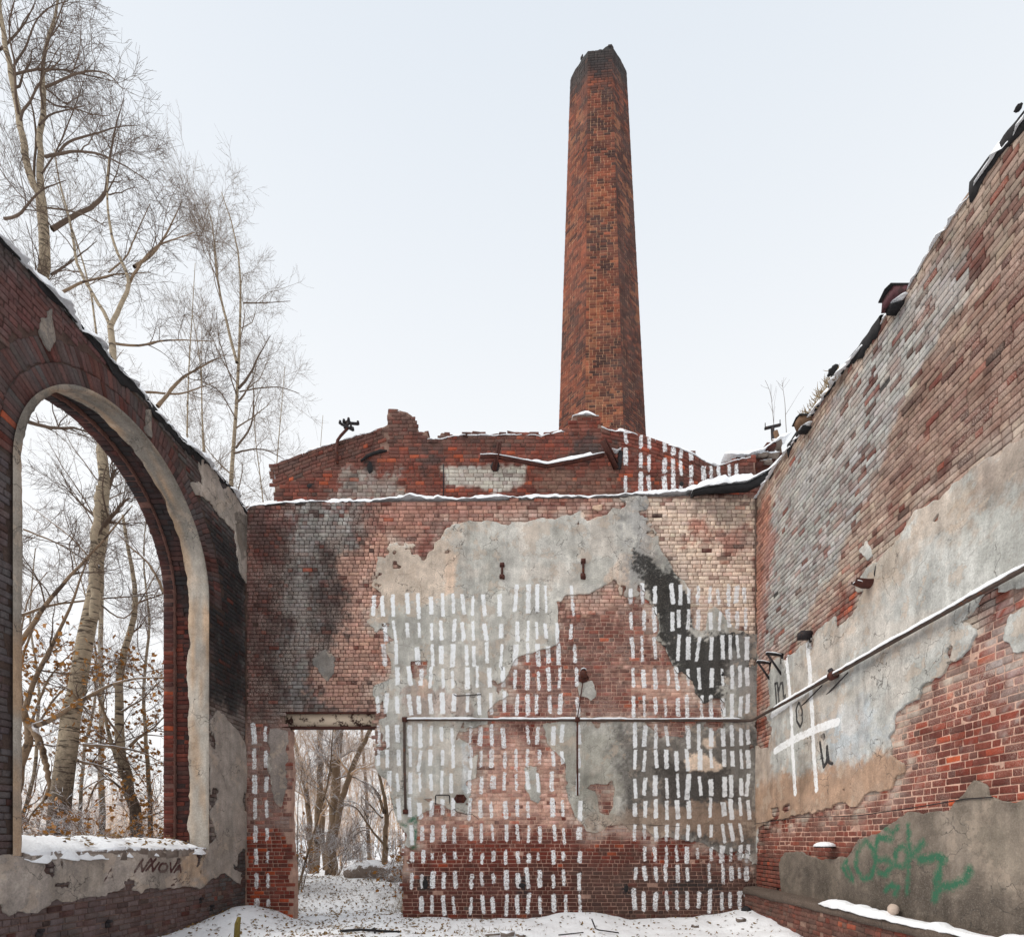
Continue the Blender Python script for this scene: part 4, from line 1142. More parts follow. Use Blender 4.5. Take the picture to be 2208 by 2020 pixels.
for f, th, mt in Rpatch:
    put(sheet('plaster_patch', WR, f, plaster_depth(th, .008 if th > .02 else .003), -.012, M[mt], wall_right, plaster_col(WR, .38)), wall_right)
# plinth: projecting brick base with a rough coping
WP = Wall('right', box=(3.9, 11.29, -0.4, .62)); WP.X = XR - .26
WP.settone([(1500, 1700), (2800, 1700), (2800, 2400), (1500, 2400)], .5); WP.setmj([(1500, 1700), (2800, 1700), (2800, 2400), (1500, 2400)], .45)
WP.stain([(1500, 1700), (2800, 1700), (2800, 2600), (1500, 2600)], lin(110, 86, 76, KR), .4, soft=.3, na=.6, seed=241)
f_p = np.minimum(WP.V + .4, .62 - WP.V) + .0 * WP.U
f_p = np.minimum(f_p, np.minimum(WP.U - 3.9, 11.29 - WP.U))
put(sheet('plinth_core', WP, f_p + .001, mortar_depth(WP), -.25, M['mortar'], wall_right, mortar_col(WP), step=2, paint=False), wall_right)
B = np.array(courses(WP, COURSE, STR, HED, .010, lambda u, v, w: v < .5 and rng.random() > .01, lambda u, v: .4, u_lo=4.0, u_hi=11.28))
wide = (B[:, 1] - B[:, 0]) > 0.15
under_root(wall_right, lay_bricks, B[wide], WP, T_S, WP.map, wall_right, wall_colour(WP, .02), 0, None, 'brick', True)
under_root(wall_right, lay_bricks, B[~wide], WP, T_H, WP.map, wall_right, wall_colour(WP, .02), 0, None, 'brick', True)
cy = np.linspace(3.9, 11.28, 150); cp = [(-.03, .49), (.025, .50), (.035, .55), (.02, .61), (-.02, .635), (-.24, .66)]
Vc = []; 
for k, (d_, z_) in enumerate(cp):
    jx = (fbm(cy * 4, cy * 0 + k, 14) - .5) * .05 * (k < 5); jz = (fbm(cy * 3, cy * 0 + k * 3, 15) - .5) * .05 * (k < 5)
    Vc.append(np.stack([XR - .26 - d_ + jx, cy, z_ + jz], -1))
Vc = np.stack(Vc, 1); idx = np.arange(150 * 6).reshape(150, 6)
q = np.stack([idx[:-1, :-1], idx[:-1, 1:], idx[1:, 1:], idx[1:, :-1]], -1).reshape(-1, 4)
cc = np.tile(lin(84, 72, 64, KR), (900, 1)) * (.7 + .6 * fbm(np.repeat(cy, 6) * 2, np.tile(np.arange(6), 150) * .7, 4))[:, None]
put(mk('coping', Vc.reshape(-1, 3), q, M['smooth'], None, dict(Col=cc, pw=np.full(900, .2), pk=np.full(900, .2), pg=np.full(900, .2))), wall_right)

# ------------------------------------------------------------------ gable above the end wall
YG = 11.55
WG = Wall('back', Y=YG, box=(-5.75, 5.4, 8.55, 11.4))
def G5(p): return zz(560, 840, 3.36, p)
def G6(p): return zz(1160, 840, 3.36, p)
g_out = G5([(118, 900), (118, 740), (100, 690), (120, 600), (150, 520), (250, 480), (400, 430), (560, 375), (700, 335), (820, 300), (880, 270), (920, 255), (925, 145), (990, 138), (1070, 160), (1130, 220), (1145, 300), (1210, 305), (1235, 370), (1300, 365), (1310, 310), (1350, 312), (1360, 330), (1480, 325), (1500, 308), (1560, 306), (1640, 312), (1655, 325), (1740, 312), (1880, 305), (1960, 302), (2016, 315)]) + \
        G6([(20, 330), (80, 310), (150, 290), (240, 275), (250, 185), (440, 180), (450, 262), (470, 262), (520, 290), (620, 300), (720, 318), (860, 362), (1000, 410), (1120, 455), (1150, 490), (1240, 525), (1280, 555), (1330, 545), (1380, 520), (1440, 500), (1540, 480), (1570, 470), (1600, 900), (1600, 950)]) + [(1640, 1200), (560, 1200)]
f_g = WG.rough(g_out, .015, 8, 301)
KG = 1.3
GA = [(400, 800), (1800, 800), (1800, 1200), (400, 1200)]
WG.settone(GA, .3); WG.setmj(GA, .35)
WG.settone(G5([(100, 500), (900, 240), (960, 130), (1150, 300), (1200, 450), (860, 440), (600, 560), (100, 740)]), .75, soft=.1, seed=302)
WG.settone(G5([(1200, 300), (2016, 300), (2016, 400), (1200, 420)]), .6, soft=.1, seed=303)
WG.stain(G5([(1190, 290), (2016, 290), (2016, 380), (1500, 400), (1190, 420)]), lin(70, 60, 56, KG), .6, soft=.06, na=.3, ns=4, seed=320)
WG.stain(G5([(100, 500), (560, 370), (920, 250), (960, 130), (1150, 140), (1150, 300), (900, 330), (560, 430), (120, 600)]), lin(58, 50, 47, KG), .6, soft=.06, na=.3, ns=4, seed=321)
WG.stain(GA, lin(120, 78, 66, KG), .25, ns=2, na=.6, soft=.4, seed=304)
WG.stain(G5([(480, 740), (640, 600), (1020, 590), (1030, 780), (480, 800)]), lin(140, 132, 124, KG), .7, soft=.08, na=.3, ns=4, seed=305)
WG.stain(G5([(1330, 560), (1920, 560), (1910, 680), (1700, 740), (1560, 690), (1340, 720)]), lin(170, 164, 154, KG), .85, soft=.04, na=.1, seed=306)
WG.stain(G5([(620, 600), (700, 600), (700, 720), (620, 720)]), lin(60, 55, 52, KG), .7, soft=.05, na=.1, seed=307)
WG.stain(G5([(1060, 260), (1200, 400), (1330, 490), (1250, 540), (1200, 600), (1180, 420)]), lin(52, 46, 45, KG), .65, soft=.08, na=.3, seed=308)
WG.stain(G6([(200, 330), (440, 330), (620, 420), (600, 480), (420, 500), (260, 470)]), lin(50, 46, 46, KG), .72, soft=.08, na=.3, seed=309)
WG.stain(G6([(0, 600), (330, 600), (600, 560), (640, 770), (0, 770)]), lin(116, 92, 80, KG), .55, soft=.08, na=.3, seed=310)
WG.stain(G6([(1000, 560), (1600, 520), (1600, 720), (1000, 720)]), lin(70, 48, 44, KG), .6, soft=.1, na=.3, seed=311)
for x, y, r in ((800, 560, 34), (370, 695, 26), (1705, 418, 20)):
    WG.stain(G5([(x - r, y - r), (x + r, y - r), (x + r, y + r), (x - r, y + r)]), bl, .85, soft=.05, na=.1, seed=int(x))
for x, ys in ((635, [(300, 400), (425, 545), (625, 760)]), (745, [(330, 430), (460, 570), (600, 760)]), (805, [(350, 430), (475, 590), (620, 750)]), (918, [(385, 455), (490, 610), (630, 750)]), (980, [(420, 480), (510, 620), (630, 760)]), (1035, [(430, 500), (515, 625), (690, 755)]), (1110, [(450, 520), (545, 635), (655, 750)]), (1200, [(555, 660)]), (1255, [(560, 655)]), (1310, [(555, 655)]), (1325, [(680, 700)]), (1388, [(540, 640)]), (1440, [(540, 640)])):
    for a, b in ys:
        (x1, y1), (_, y2) = G6([(x, a), (x, b)]); dash_px(WG, x1, y1, y2, 9.5, r2.normal(.03, .04))
gable = empty('gable_wall', 'broken red brick gable with two stub piers standing above the end wall', 'wall', kind='thing', loc=(-.2, YG + .15, 8.7))
put(sheet('core', WG, f_g, mortar_depth(WG), -.33, M['mortar'], gable, mortar_col(WG), step=2, closed=True), gable)
def line_y(pts, u):
    p = WG.px(pts); x = [q_[0] for q_ in p]; y = [q_[1] for q_ in p]
    return np.interp(u, x, y)
SL = G5([(118, 535), (400, 430), (700, 335), (920, 262)]); SR = G6([(460, 262), (720, 318), (1000, 410), (1150, 490), (1280, 555)])
uL0, uL1 = WG.px([SL[0]])[0][0], WG.px([SL[-1]])[0][0]; uR0, uR1 = WG.px([SR[0]])[0][0], WG.px([SR[-1]])[0][0]
BAND = .50
def okG(u, v, w):
    a = np.array([u]); b = np.array([v])
    if WG.smp(f_g, a, b)[0] < .012: return False
    if uL0 - .1 < u < uL1 and line_y(SL, u) - BAND < v < line_y(SL, u) + .02: return False
    if uR0 < u < uR1 and line_y(SR, u) - BAND * .9 < v < line_y(SR, u) + .02: return False
    return True
B = courses(WG, COURSE, STR, HED, .010, okG, lambda u, v: .45)
vg = lambda b: np.ones(len(b)) * (b[:, 1] - b[:, 0]) * (b[:, 2] > 9.2) + rng.random(len(b)) * .01
B = np.array(B); wide = (B[:, 1] - B[:, 0]) > .15
cfG = wall_colour(WG, orange=.12)
under_root(gable, lay_bricks, B[wide], WG, T_S, WG.map, gable, cfG, 200, vg(B[wide]))
under_root(gable, lay_bricks, B[~wide], WG, T_H, WG.map, gable, cfG, 0)
# single bricks left standing along the broken top
tb = []
for (xa, xb), rows_ in (((915, 948), 1), ((948, 1232), 1), ((836, 895), 1), ((1238, 1292), 1)):
    ua, ub = (xa - VX) * YG / F, (xb - VX) * YG / F; u = ua
    while u < ub - .1:
        w = (STR if rng.random() < .6 else HED) * rng.uniform(.85, 1.05)
        col_ = int(np.clip((u + w / 2 - WG.u0) / WG.h, 0, WG.nu - 1)); ins_ = np.nonzero(f_g[col_] > 0)[0]
        if len(ins_) and rng.random() < .62:
            v = WG.v0 + ins_[-1] * WG.h - .05; tb.append((u + .006, u + w - .006, v, v + .075, rng.normal(.0, .02)))
        u += w
tb = np.array(tb); WT_ = wall_colour(WG, orange=.0)
def cft(U, V, Bq):
    c, P_ = WT_(U, V, Bq); return c * .6, P_
under_root(gable, lay_bricks, tb, WG, T_S, WG.map, gable, cft, 0, None, 'brick', False, skirt=.2, jit=.012)
def slopemap(S):
    def f(u, v, d):
        return WG.map(u, line_y(S, u.ravel()).reshape(u.shape) - BAND + v, d)
    return f
for S, a, b in ((SL, uL0 - .12, uL1), (SR, uR0, uR1)):
    sb = []
    for c in range(6):
        u = a - rng.random() * .2 
        while u < b:
            w = STR * rng.uniform(.9, 1.08) if rng.random() < .6 else HED
            if u > a - .05 and u + w < b + .05: sb.append((u + .005, u + w - .005, c * .0836 + .005, c * .0836 + .078, rng.normal(.012 if c > 3 else .004, .006)))
            u += w
    sb = np.array(sb)
    mfs = slopemap(S)
    def cfs(U, V, Bq, S=S):
        vv = line_y(S, U.ravel()).reshape(U.shape) - BAND + V
        Bx = Bq.copy(); Bx[:, 2] = vv[:, 0]; Bx[:, 3] = vv[:, 0] + .08
        return wall_colour(WG, orange=.05)(U, vv, Bx)
    under_root(gable, lay_bricks, sb, WG, T_S, mfs, gable, cfs, 40, None)

# ------------------------------------------------------------------ chimney
CY_ = 17.4
ZB, ZT = 0.3, 26.6
def chim_c(z):
    t = (z - 14.5) / 12.0
    return 2.42 - .10 * t, CY_
def chim_a(z):                      # apothem
    return np.interp(z, [0, 14.5, 26.6], [1.86, 1.40, .905])
CH_ROT = math.radians(-3.5)
def chim_face(k):
    ang = -math.pi / 2 + CH_ROT + k * math.pi / 4
    def f(u, v, d):
        """u in metres across the face, v height"""
        cx, cyy = chim_c(v); a = chim_a(v) + d
        return np.stack([cx + a * math.cos(ang) - u * math.sin(ang), cyy + a * math.sin(ang) + u * math.cos(ang), v], -1)
    return f
chim = empty('chimney', 'tall tapering octagonal red brick factory chimney with a broken sooty top', 'chimney', kind='thing', loc=(2.5, CY_, 0))
def chim_top(th):
    """ragged height of the rim by direction"""
    return 26.35 + .35 * math.cos(th + 1.2) 
body_v, body_f = [], []
ring_z = np.concatenate([np.linspace(ZB, 25.2, 26)])
for z in ring_z:
    cx, cyy = chim_c(z); R = (chim_a(z) - .012) / math.cos(math.pi / 8)
    for k in range(8):
        t = -math.pi / 2 + CH_ROT + (k - .5) * math.pi / 4
        body_v.append((cx + R * math.cos(t), cyy + R * math.sin(t), z))
nz_ = len(ring_z)
for i in range(nz_ - 1):
    for k in range(8):
        body_f.append((i * 8 + k, i * 8 + (k + 1) % 8, (i + 1) * 8 + (k + 1) % 8, (i + 1) * 8 + k))
body_f = np.array(body_f)
cz = np.array(body_v)[:, 2]
ccol = np.tile(lin(184, 146, 116, 1.3), (len(body_v), 1)) * (1 - .6 * sstep(24.8, 26, cz))[:, None]
ones = lambda n: dict(pw=np.full(n, .2), pk=np.full(n, .2), pg=np.full(n, .2))
put(mk('shaft', body_v, body_f, M['mortar'], None, dict(Col=ccol, **ones(len(body_v)))), chim)
put(mk('shaft_top', np.array(body_v)[-8:], np.array([list(range(8))]), M['felt'], None), chim)
def rim_h(t):
    """ragged height by direction t (0 = towards the camera, positive to the right)"""
    h = np.interp(t, [-math.pi, -1.3, -.95, -.42, -.1, .3, .45, .9, 1.3, math.pi], [26.55, 26.5, 26.66, 26.60, 26.58, 26.70, 26.74, 26.72, 26.62, 26.55])
    return h - .10 + .07 * (vnoise(t * 9, t * 0, 3) - .5)
for k in (0, 1, -1, 2, -2, 3, -3, 4):
    mf = chim_face(k); cb = []
    v = 8.6 if abs(k) < 3 else 14.0
    top = 27.1
    while v < top:
        hw = float(chim_a(v)) * math.tan(math.pi / 8)
        u = -hw
        first = rng.random() < .5
        while u < hw - .03:
            w = HED if first else (STR if rng.random() < .6 else HED)
            first = False
            w *= rng.uniform(.95, 1.05)
            b = min(u + w, hw)
            if hw - b < .05: b = hw
            tt = float(rim_h(np.array(math.atan2((u + b) / 2, float(chim_a(v))) + k * math.pi / 4))) - .07 if v > 24.5 else 99
            if v < tt + rng.normal(0, .08):
                cb.append((u + .006 * (u > -hw), b - .006 * (b < hw), v + .006, v + .0776, rng.normal(0, .002)))
            u = b
        v += COURSE
    cb = np.array(cb)
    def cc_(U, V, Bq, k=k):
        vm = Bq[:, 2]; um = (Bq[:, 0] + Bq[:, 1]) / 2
        tone = np.clip(.50 + .9 * (fbm(um * 1.2 + k * 9, vm * .5, 61) - .5) + .65 * sstep(25.4, 26.3, vm) + (.40 if k >= 1 else 0) + .3 * (fbm(um * 6, vm * 5, 62) > .55), 0, 1)  # right-hand faces darkened: shade painted into the brick colour; sooty towards the top
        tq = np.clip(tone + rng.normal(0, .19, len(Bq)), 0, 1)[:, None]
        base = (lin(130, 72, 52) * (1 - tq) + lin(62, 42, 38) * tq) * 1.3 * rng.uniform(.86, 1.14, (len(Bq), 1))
        s = np.clip(sstep(-1.15, -.35, vm - rim_h(np.arctan2(um, 1.0) + k * math.pi / 4) + (fbm(um * 3, vm * 3, 63) - .5) * 1.2), 0, 1)[:, None]
        base = base * (1 - .9 * s) + lin(52, 50, 50) * .9 * s
        pale = (fbm(um * 2 + k * 5, vm * .8, 64) > .62)[:, None] * (rng.random((len(Bq), 1)) < .5) * (1 - s)
        base = base * (1 - .35 * pale) + lin(176, 116, 82) * .35 * pale
        return np.repeat(base[:, None, :], U.shape[1], 1), {kk: np.full(U.shape, .2) for kk in ('pw', 'pk', 'pg')}
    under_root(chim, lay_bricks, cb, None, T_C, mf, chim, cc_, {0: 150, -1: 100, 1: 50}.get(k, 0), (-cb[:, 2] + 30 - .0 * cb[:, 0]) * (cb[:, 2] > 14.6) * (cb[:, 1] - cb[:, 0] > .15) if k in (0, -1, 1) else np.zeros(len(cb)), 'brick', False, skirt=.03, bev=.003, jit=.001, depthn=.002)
# broken rim: wall thickness up to the ragged top line
nt_ = 64; tt_ = np.linspace(-math.pi, math.pi, nt_, endpoint=False); rv = []
for t in tt_:
    lt = ((t + math.pi / 8) % (math.pi / 4)) - math.pi / 8
    a_ = t - math.pi / 2 + CH_ROT; cxx = chim_c(26)[0]
    h = float(rim_h(np.array(t)))
    for rr, z in ((chim_a(25.2) - .012, 25.2), (chim_a(h) - .012, h), (chim_a(h) - .36, h - .05), (chim_a(25.2) - .36, 24.8)):
        r = float(rr) / math.cos(lt); rv.append((cxx + r * math.cos(a_), CY_ + r * math.sin(a_), z))
rf = [(i * 4 + j, ((i + 1) % nt_) * 4 + j, ((i + 1) % nt_) * 4 + j + 1, i * 4 + j + 1) for i in range(nt_) for j in range(3)]
put(mk('rim', rv, np.array(rf), M['felt'], None), chim)
# ------------------------------------------------------------------ snow lying on ledges, felt edges
def ridge(name, path, across, width, h, label, seed=1, na=9, fn=2.2, lip=0.03, parent=None, mat='snow', step=.05, taper=True, hmin=.25):
    """lumpy strip of snow along a 3-D path; `across` is the horizontal direction of its width"""
    P = np.array(path, float)
    L = np.concatenate([[0], np.cumsum(np.linalg.norm(np.diff(P, axis=0), axis=1))])
    n = max(4, int(L[-1] / step)); S = np.linspace(0, L[-1], n)
    C = np.stack([np.interp(S, L, P[:, k]) for k in range(3)], 1)
    A = np.array(across, float)
    wv = np.linspace(-.5, .5, na)
    prof = np.sqrt(np.maximum(0, 1 - (2 * wv) ** 4))
    hh = h * (hmin + 1.5 * np.clip(fbm(S * fn, S * 0 + seed, seed) - .15, 0, 1) + .25 * vnoise(S * fn * 5, S * 0, seed + 2))
    hh = hh * np.clip(1.25 - 1.1 * sstep(.56, .68, fbm(S * 1.1, S * 0 + seed * 5, seed + 21)), .12, 1)
    if taper: hh = hh * sstep(0, .25, S) ** .5 * sstep(L[-1], L[-1] - .25, S) ** .5
    wob = (fbm(S * 3, S * 0 + seed * 2, seed + 7) - .5) * width * .25
    ww = width * (.85 + .4 * fbm(S * 2.4, S * 0, seed + 11))
    V = C[:, None] + A * (wv[None, :, None] * ww[:, None, None] + wob[:, None, None])
    V += A * ((fbm(S * 13, S * 0 + seed, seed + 31)[:, None] - .5) * (np.abs(wv)[None] * 2) * width * .22)[..., None]
    V[..., 2] += prof[None] * hh[:, None] - lip * (1 - prof[None]) * (.5 + vnoise(S * 8, S * 0, seed)[:, None])
    V[..., 2] += (fbm(V[..., 0] * 9 + V[..., 1] * 9, V[..., 1] * 4, seed) - .5) * h * .25 * prof[None]
    idx = np.arange(n * na).reshape(n, na)
    q = np.stack([idx[:-1, :-1], idx[1:, :-1], idx[1:, 1:], idx[:-1, 1:]], -1).reshape(-1, 4)
    V2 = V.copy(); V2[..., 2] = np.minimum(V[..., 2] - .012, C[:, None, 2] - .01)
    q2 = (q + n * na)[:, ::-1]
    rim = list(idx[:, 0]) + list(idx[-1, 1:]) + list(idx[-2::-1, -1]) + list(idx[0, -2:0:-1]); m = n * na
    side = np.array([(rim[i], rim[i] + m, rim[(i + 1) % len(rim)] + m, rim[(i + 1) % len(rim)]) for i in range(len(rim))])
    o = mk(name, np.concatenate([V.reshape(-1, 3), V2.reshape(-1, 3)]), np.concatenate([q, q2, side]), M[mat], parent, None, True)
    if label: tag(o, label, 'snow', kind='stuff')
    return o

def at(x, y, Y):
    return np.array([(x - VX) * Y / F, Y, EYE + (VY - y) * Y / F])
def atR(x, y, d=0.0):
    """point on (or d in front of) the right wall"""
    Y = (XR - d) * F / (x - VX); return at(x, y, Y)
def atB(x, y, d=0.0): 
    p = at(x, y, YB); return np.array([p[0], YB - d, p[2]])
def atG(x, y, d=0.0):
    p = at(x, y, YG); return np.array([p[0], YG - d, p[2]])

# left wall top
pl = [(XL - .40, u, v + .0) for u, v in tl]
ridge('snow_cap', pl, (1, 0, 0), .9, .10, 'snow lying along the sloping top of the arched window wall', 3, 11, 3.0, .05)
def felt_edge(path, across, d0, depth, seed, parent, thick=.03):
    """torn felt hanging over a wall edge"""
    P = np.array(path, float); L = np.concatenate([[0], np.cumsum(np.linalg.norm(np.diff(P, axis=0), axis=1))])
    n = int(L[-1] / .04); S = np.linspace(0, L[-1], n); C = np.stack([np.interp(S, L, P[:, k]) for k in range(3)], 1); A = np.array(across, float)
    dep = depth * np.clip(2.2 * fbm(S * 1.6, S * 0, seed) - .45 + .5 * (vnoise(S * 14, S * 0, seed) - .5), 0.02, 1.5)
    rows_ = []
    for k, (a, z) in enumerate(((-.10, .02), (.0, .02), (.022, .005), (.026, -.4), (.02, -1.0), (.0, -1.02))):
        off = a + d0 + (vnoise(S * 9, S * 0 + k, seed + k) - .5) * .02
        zz_ = z * (dep if z < 0 else 1)
        r = C + A * off[:, None]; r[:, 2] += zz_; rows_.append(r)
    V = np.stack(rows_, 1); m = V.shape[1]; idx = np.arange(n * m).reshape(n, m)
    q = np.stack([idx[:-1, :-1], idx[1:, :-1], idx[1:, 1:], idx[:-1, 1:]], -1).reshape(-1, 4)
    return mk('felt_edge', V.reshape(-1, 3), q, M['felt'], parent)
put(felt_edge([(XL, u, v) for u, v in tl], (1, 0, 0), .0, .16, 5, None), wall_left)
# end wall ledge
lp = [atB(x, y - 3, -.14) for x, y in ((528, 1100), (545, 1086), (640, 1082), (790, 1079), (840, 1072), (870, 1073), (885, 1068), (905, 1072), (980, 1076), (1060, 1072), (1200, 1071), (1390, 1066), (1480, 1060), (1500, 1050), (1560, 1046), (1590, 1036))]
ridge('snow_cap', lp, (0, 1, 0), .34, .06, 'white snow line lying on the ledge between end wall and gable', 7, 9, 3.2, .05)
# gable snow
gtop = G5([(150, 520), (250, 480), (400, 430), (560, 375), (700, 335), (820, 300), (880, 272)])
ridge('snow_cap', [atG(x, y, -.16) for x, y in gtop], (0, 1, 0), .36, .05, 'thin snow on the sloping left shoulder of the gable', 9, 7, 3, .02)
ridge('snow_cap', [atG(x, y + 2, -.16) for x, y in G5([(1160, 330), (1300, 350), (1400, 322), (1700, 318), (1900, 310), (2016, 316)]) + G6([(20, 328), (120, 300), (235, 275)])], (0, 1, 0), .34, .05, 'broken snow line on the level middle of the gable', 11, 7, 4, .02)
ridge('snow_cap', [atG(x, y, -.16) for x, y in G6([(248, 182), (300, 178), (340, 172), (440, 178)])], (0, 1, 0), .36, .07, 'snow on the stub pier in front of the chimney', 13, 7, 4, .03)
ridge('snow_cap', [atG(x, y, -.16) for x, y in G6([(460, 262), (520, 290), (620, 302), (720, 318), (770, 332)])], (0, 1, 0), .36, .06, 'snow on the stepped bricks below the chimney', 15, 7, 4, .03)
ridge('snow_cap', [atG(x, y, -.16) for x, y in G6([(800, 345), (1000, 412), (1120, 458), (1240, 528), (1300, 550), (1400, 515), (1540, 480)])], (0, 1, 0), .36, .05, 'thin snow on the sloping right shoulder of the gable', 17, 7, 4, .02)
ridge('snow_cap', [atG(x, y, -.18) for x, y in G5([(985, 142), (1040, 150), (1085, 172)])], (0, 1, 0), .3, .05, 'snow crumbs on the tall dark stub pier of the gable', 19, 7, 5, .02)
# right wall top
pr = [(XR + .26, u, v - .02) for u, v in tr]
ridge('snow_cap', pr, (1, 0, 0), .6, .09, 'snow along the steep top edge of the high side wall', 21, 9, 2.5, .04)
seg = WR.px([(1700, 962), (1737, 912), (1787, 838), (1850, 756), (1900, 686)])
put(felt_edge([(XR, u, v + .03) for u, v in seg], (-1, 0, 0), .0, .22, 23, None), wall_right)
seg = WR.px([(2095, 400), (2142, 337), (2230, 220)])
put(felt_edge([(XR, u, v + .03) for u, v in seg], (-1, 0, 0), .0, .2, 25, None), wall_right)
# felt flap and thick snow where gable, ledge and side wall meet
fl = MB(); 
pts = [atB(x, y, d) for x, y, d in ((1490, 1068, .02), (1520, 1062, .06), (1570, 1058, .10), (1600, 1060, .16), (1640, 1040, .20), (1668, 1012, .24))]
V = []
for i, p in enumerate(pts):
    t = i / 5.0
    for dy, dz in ((.05, .02), (-.02, .04), (-.12, .0), (-.14, -.05 - .10 * t), (-.08, -.10 - .14 * t), (.05, -.02)):
        V.append(p + np.array([rng.normal(0, .01), dy, dz + rng.normal(0, .012)]))
fl.add(V, [(i * 6 + j, i * 6 + (j + 1) % 6, (i + 1) * 6 + (j + 1) % 6, (i + 1) * 6 + j) for i in range(5) for j in range(6)] + [(0, 1, 2, 3, 4, 5), (35, 34, 33, 32, 31, 30)])
tag(fl.build('roofing_felt', M['felt']), 'black torn roofing felt rolled into the corner above the end wall', 'roofing felt')
ridge('snow_cap', [p + np.array([0, -.03, .05]) for p in pts], (0, 1, 0), .26, .13, 'thick snow on the black felt in the upper corner', 27, 9, 3, .03)
# window sill snow
ridge('snow_cap', [(XL - .36, y, SILL + .115) for y in np.linspace(AC - AR + .03, AC + AR - .02, 30)], (1, 0, -.30), .74, .07, 'leaf strewn snow lying on the window sill', 29, 13, 2.4, .06)
# ledge snow, right wall
ridge('snow_cap', [(XR - .20, y, .655) for y in np.linspace(3.9, 8.35, 40)], (1, 0, 0), .20, .075, 'strip of lumpy snow on the coping below the green scrawl', 31, 9, 3.2, .03)

# ------------------------------------------------------------------ steel, pipes and small things
root = empty('lintel_beam', 'steel beam with flaking cream paint over the doorway', 'beam', kind='thing', loc=(-4.28, YB + .1, 4.05))
x0, x1 = (609 - VX) / 100, (811 - VX) / 100
put(MB().box((x0, YB + .075, 4.085), (x1, YB + .10, 4.385)).build('web', M['beam']), root)
put(MB().box((x0, YB + .0, 4.375), (x1, YB + .18, 4.405)).build('top_flange', M['rust']), root)
put(MB().box((x0, YB - .0, 4.055), (x1, YB + .18, 4.092)).build('bottom_flange', M['rust']), root)

root = empty('water_pipe', 'long thin pipe running round two walls with joints and drop pipes', 'pipe', kind='thing', loc=(0, YB, 4.22))
zp = 4.22
run = [(-2.63, YB - .09, zp), (-1, YB - .09, zp - .005), (1.05, YB - .09, zp - .01), (3, YB - .095, zp - .02), (4.6, YB - .10, zp - .03), (4.74, YB - .13, zp - .03), (4.80, YB - .22, zp - .02), (4.81, YB - .5, zp - .01), (4.81, 9.2, zp + .0), (4.81, 8.0, zp + .02), (4.81, 6.5, zp + .045), (4.81, 4.0, zp + .07)]
prun = put(MB().tube(run, .030, 10).build('pipe_run', M['pipe'], smooth=True), root)
dp = put(MB().tube([(-2.63, YB - .09, zp + .04), (-2.64, YB - .09, zp - .1), (-2.64, YB - .08, 3.2), (-2.62, YB - .07, 2.28)], .028, 10).build('drop_pipe', M['pipe'], smooth=True), root)
sub(MB().tube([(-2.62, YB - .07, 2.30), (-2.62, YB - .07, 2.20)], .06, 10).build('elbow', M['rust'], smooth=True), dp)
put(MB().tube([(1.06, YB - .09, zp + .05), (1.06, YB - .09, zp - .2), (1.06, YB - .07, 3.4), (1.07, YB - .06, 2.6)], .020, 8).build('drop_pipe', M['rust'], smooth=True), root)
put(MB().tube([(1.06, YB - .09, zp + .02), (1.12, YB - .05, 4.6), (1.22, YB - .04, 5.3)], .012, 6).build('tie_rod', M['rust']), root)
for p in ((1.06, YB - .09, zp), (-2.63, YB - .09, zp)):
    sub(MB().tube([(p[0] - .05, p[1], p[2]), (p[0] + .05, p[1], p[2])], .055, 10).build('joint', M['rust'], smooth=True), prun)
fy = atR(1796, 1460, .11)[1]
sub(MB().tube([(4.81, fy - .05, zp + .02), (4.81, fy + .05, zp + .02)], .07, 12).build('flange', M['rust'], smooth=True), prun)
sub(MB().tube([(4.81, fy - .02, zp + .02), (4.78, fy + .03, zp + .12)], .04, 8).build('flange', M['darksteel']), prun)
for a, b in (((1772, 1478), (1724, 1526)), ((1828, 1450), (1780, 1500))):
    put(MB().tube([atR(*a, .10), atR(*b, .01)], .012, 6).build('strut', M['darksteel']), root)
put(MB().tube([atR(1771, 1494, .02), atR(1795, 1512, .02)], .006, 5).build('strut', M['darksteel']), root)
ridge('snow_cap', [(x, YB - .09, zp + .022) for x in np.linspace(-2.66, 4.55, 60)], (0, 1, 0), .07, .022, 'thin snow on the pipe crossing the end wall', 41, 7, 4, .01, hmin=.35)
ridge('snow_cap', [(4.81, y, zp + .03 + (9.2 - y) * .014) for y in np.linspace(10.2, 4.0, 60)], (1, 0, 0), .075, .028, 'thin snow on the pipe along the side wall', 43, 7, 4, .01, hmin=.45)
# cable along the lower part of both walls
cab = [atB(x, y, .035) for x, y in ((1272, 1775), (1330, 1776), (1400, 1778), (1480, 1782), (1560, 1778), (1625, 1776))] + [atR(x, y, .045) for x, y in ((1650, 1772), (1720, 1762), (1790, 1760), (1850, 1758), (1920, 1748), (2000, 1736), (2080, 1722), (2140, 1718))]
tag(MB().tube(cab, .007, 5).build('cable', M['darksteel']), 'thin dark cable sagging low across end wall and side wall', 'cable')

def clamp(x, y0, y1, lab):
    r = empty('wall_clamp', lab, 'clamp', 'iron clamps on the upper plaster', loc=tuple(atB(x, y1)))
    a, b = atB(x, y0, .07), atB(x, y1, .07)
    put(MB().bar(a, b, .045, .05, (0, 1, 0)).build('bar', M['rust']), r)
    put(MB().box(a - [.045, .03, .04], a + [.045, .08, .04], .006).build('foot', M['rust']), r)
    put(MB().box(b - [.05, .04, .05], b + [.05, .08, .04], .008).build('foot', M['rust']), r)
clamp(1083, 1221, 1247, 'rusty upright iron clamp on grey plaster, farther from the chimney')
clamp(1257, 1214, 1245, 'rusty upright iron clamp on grey plaster, straight below the chimney pier')
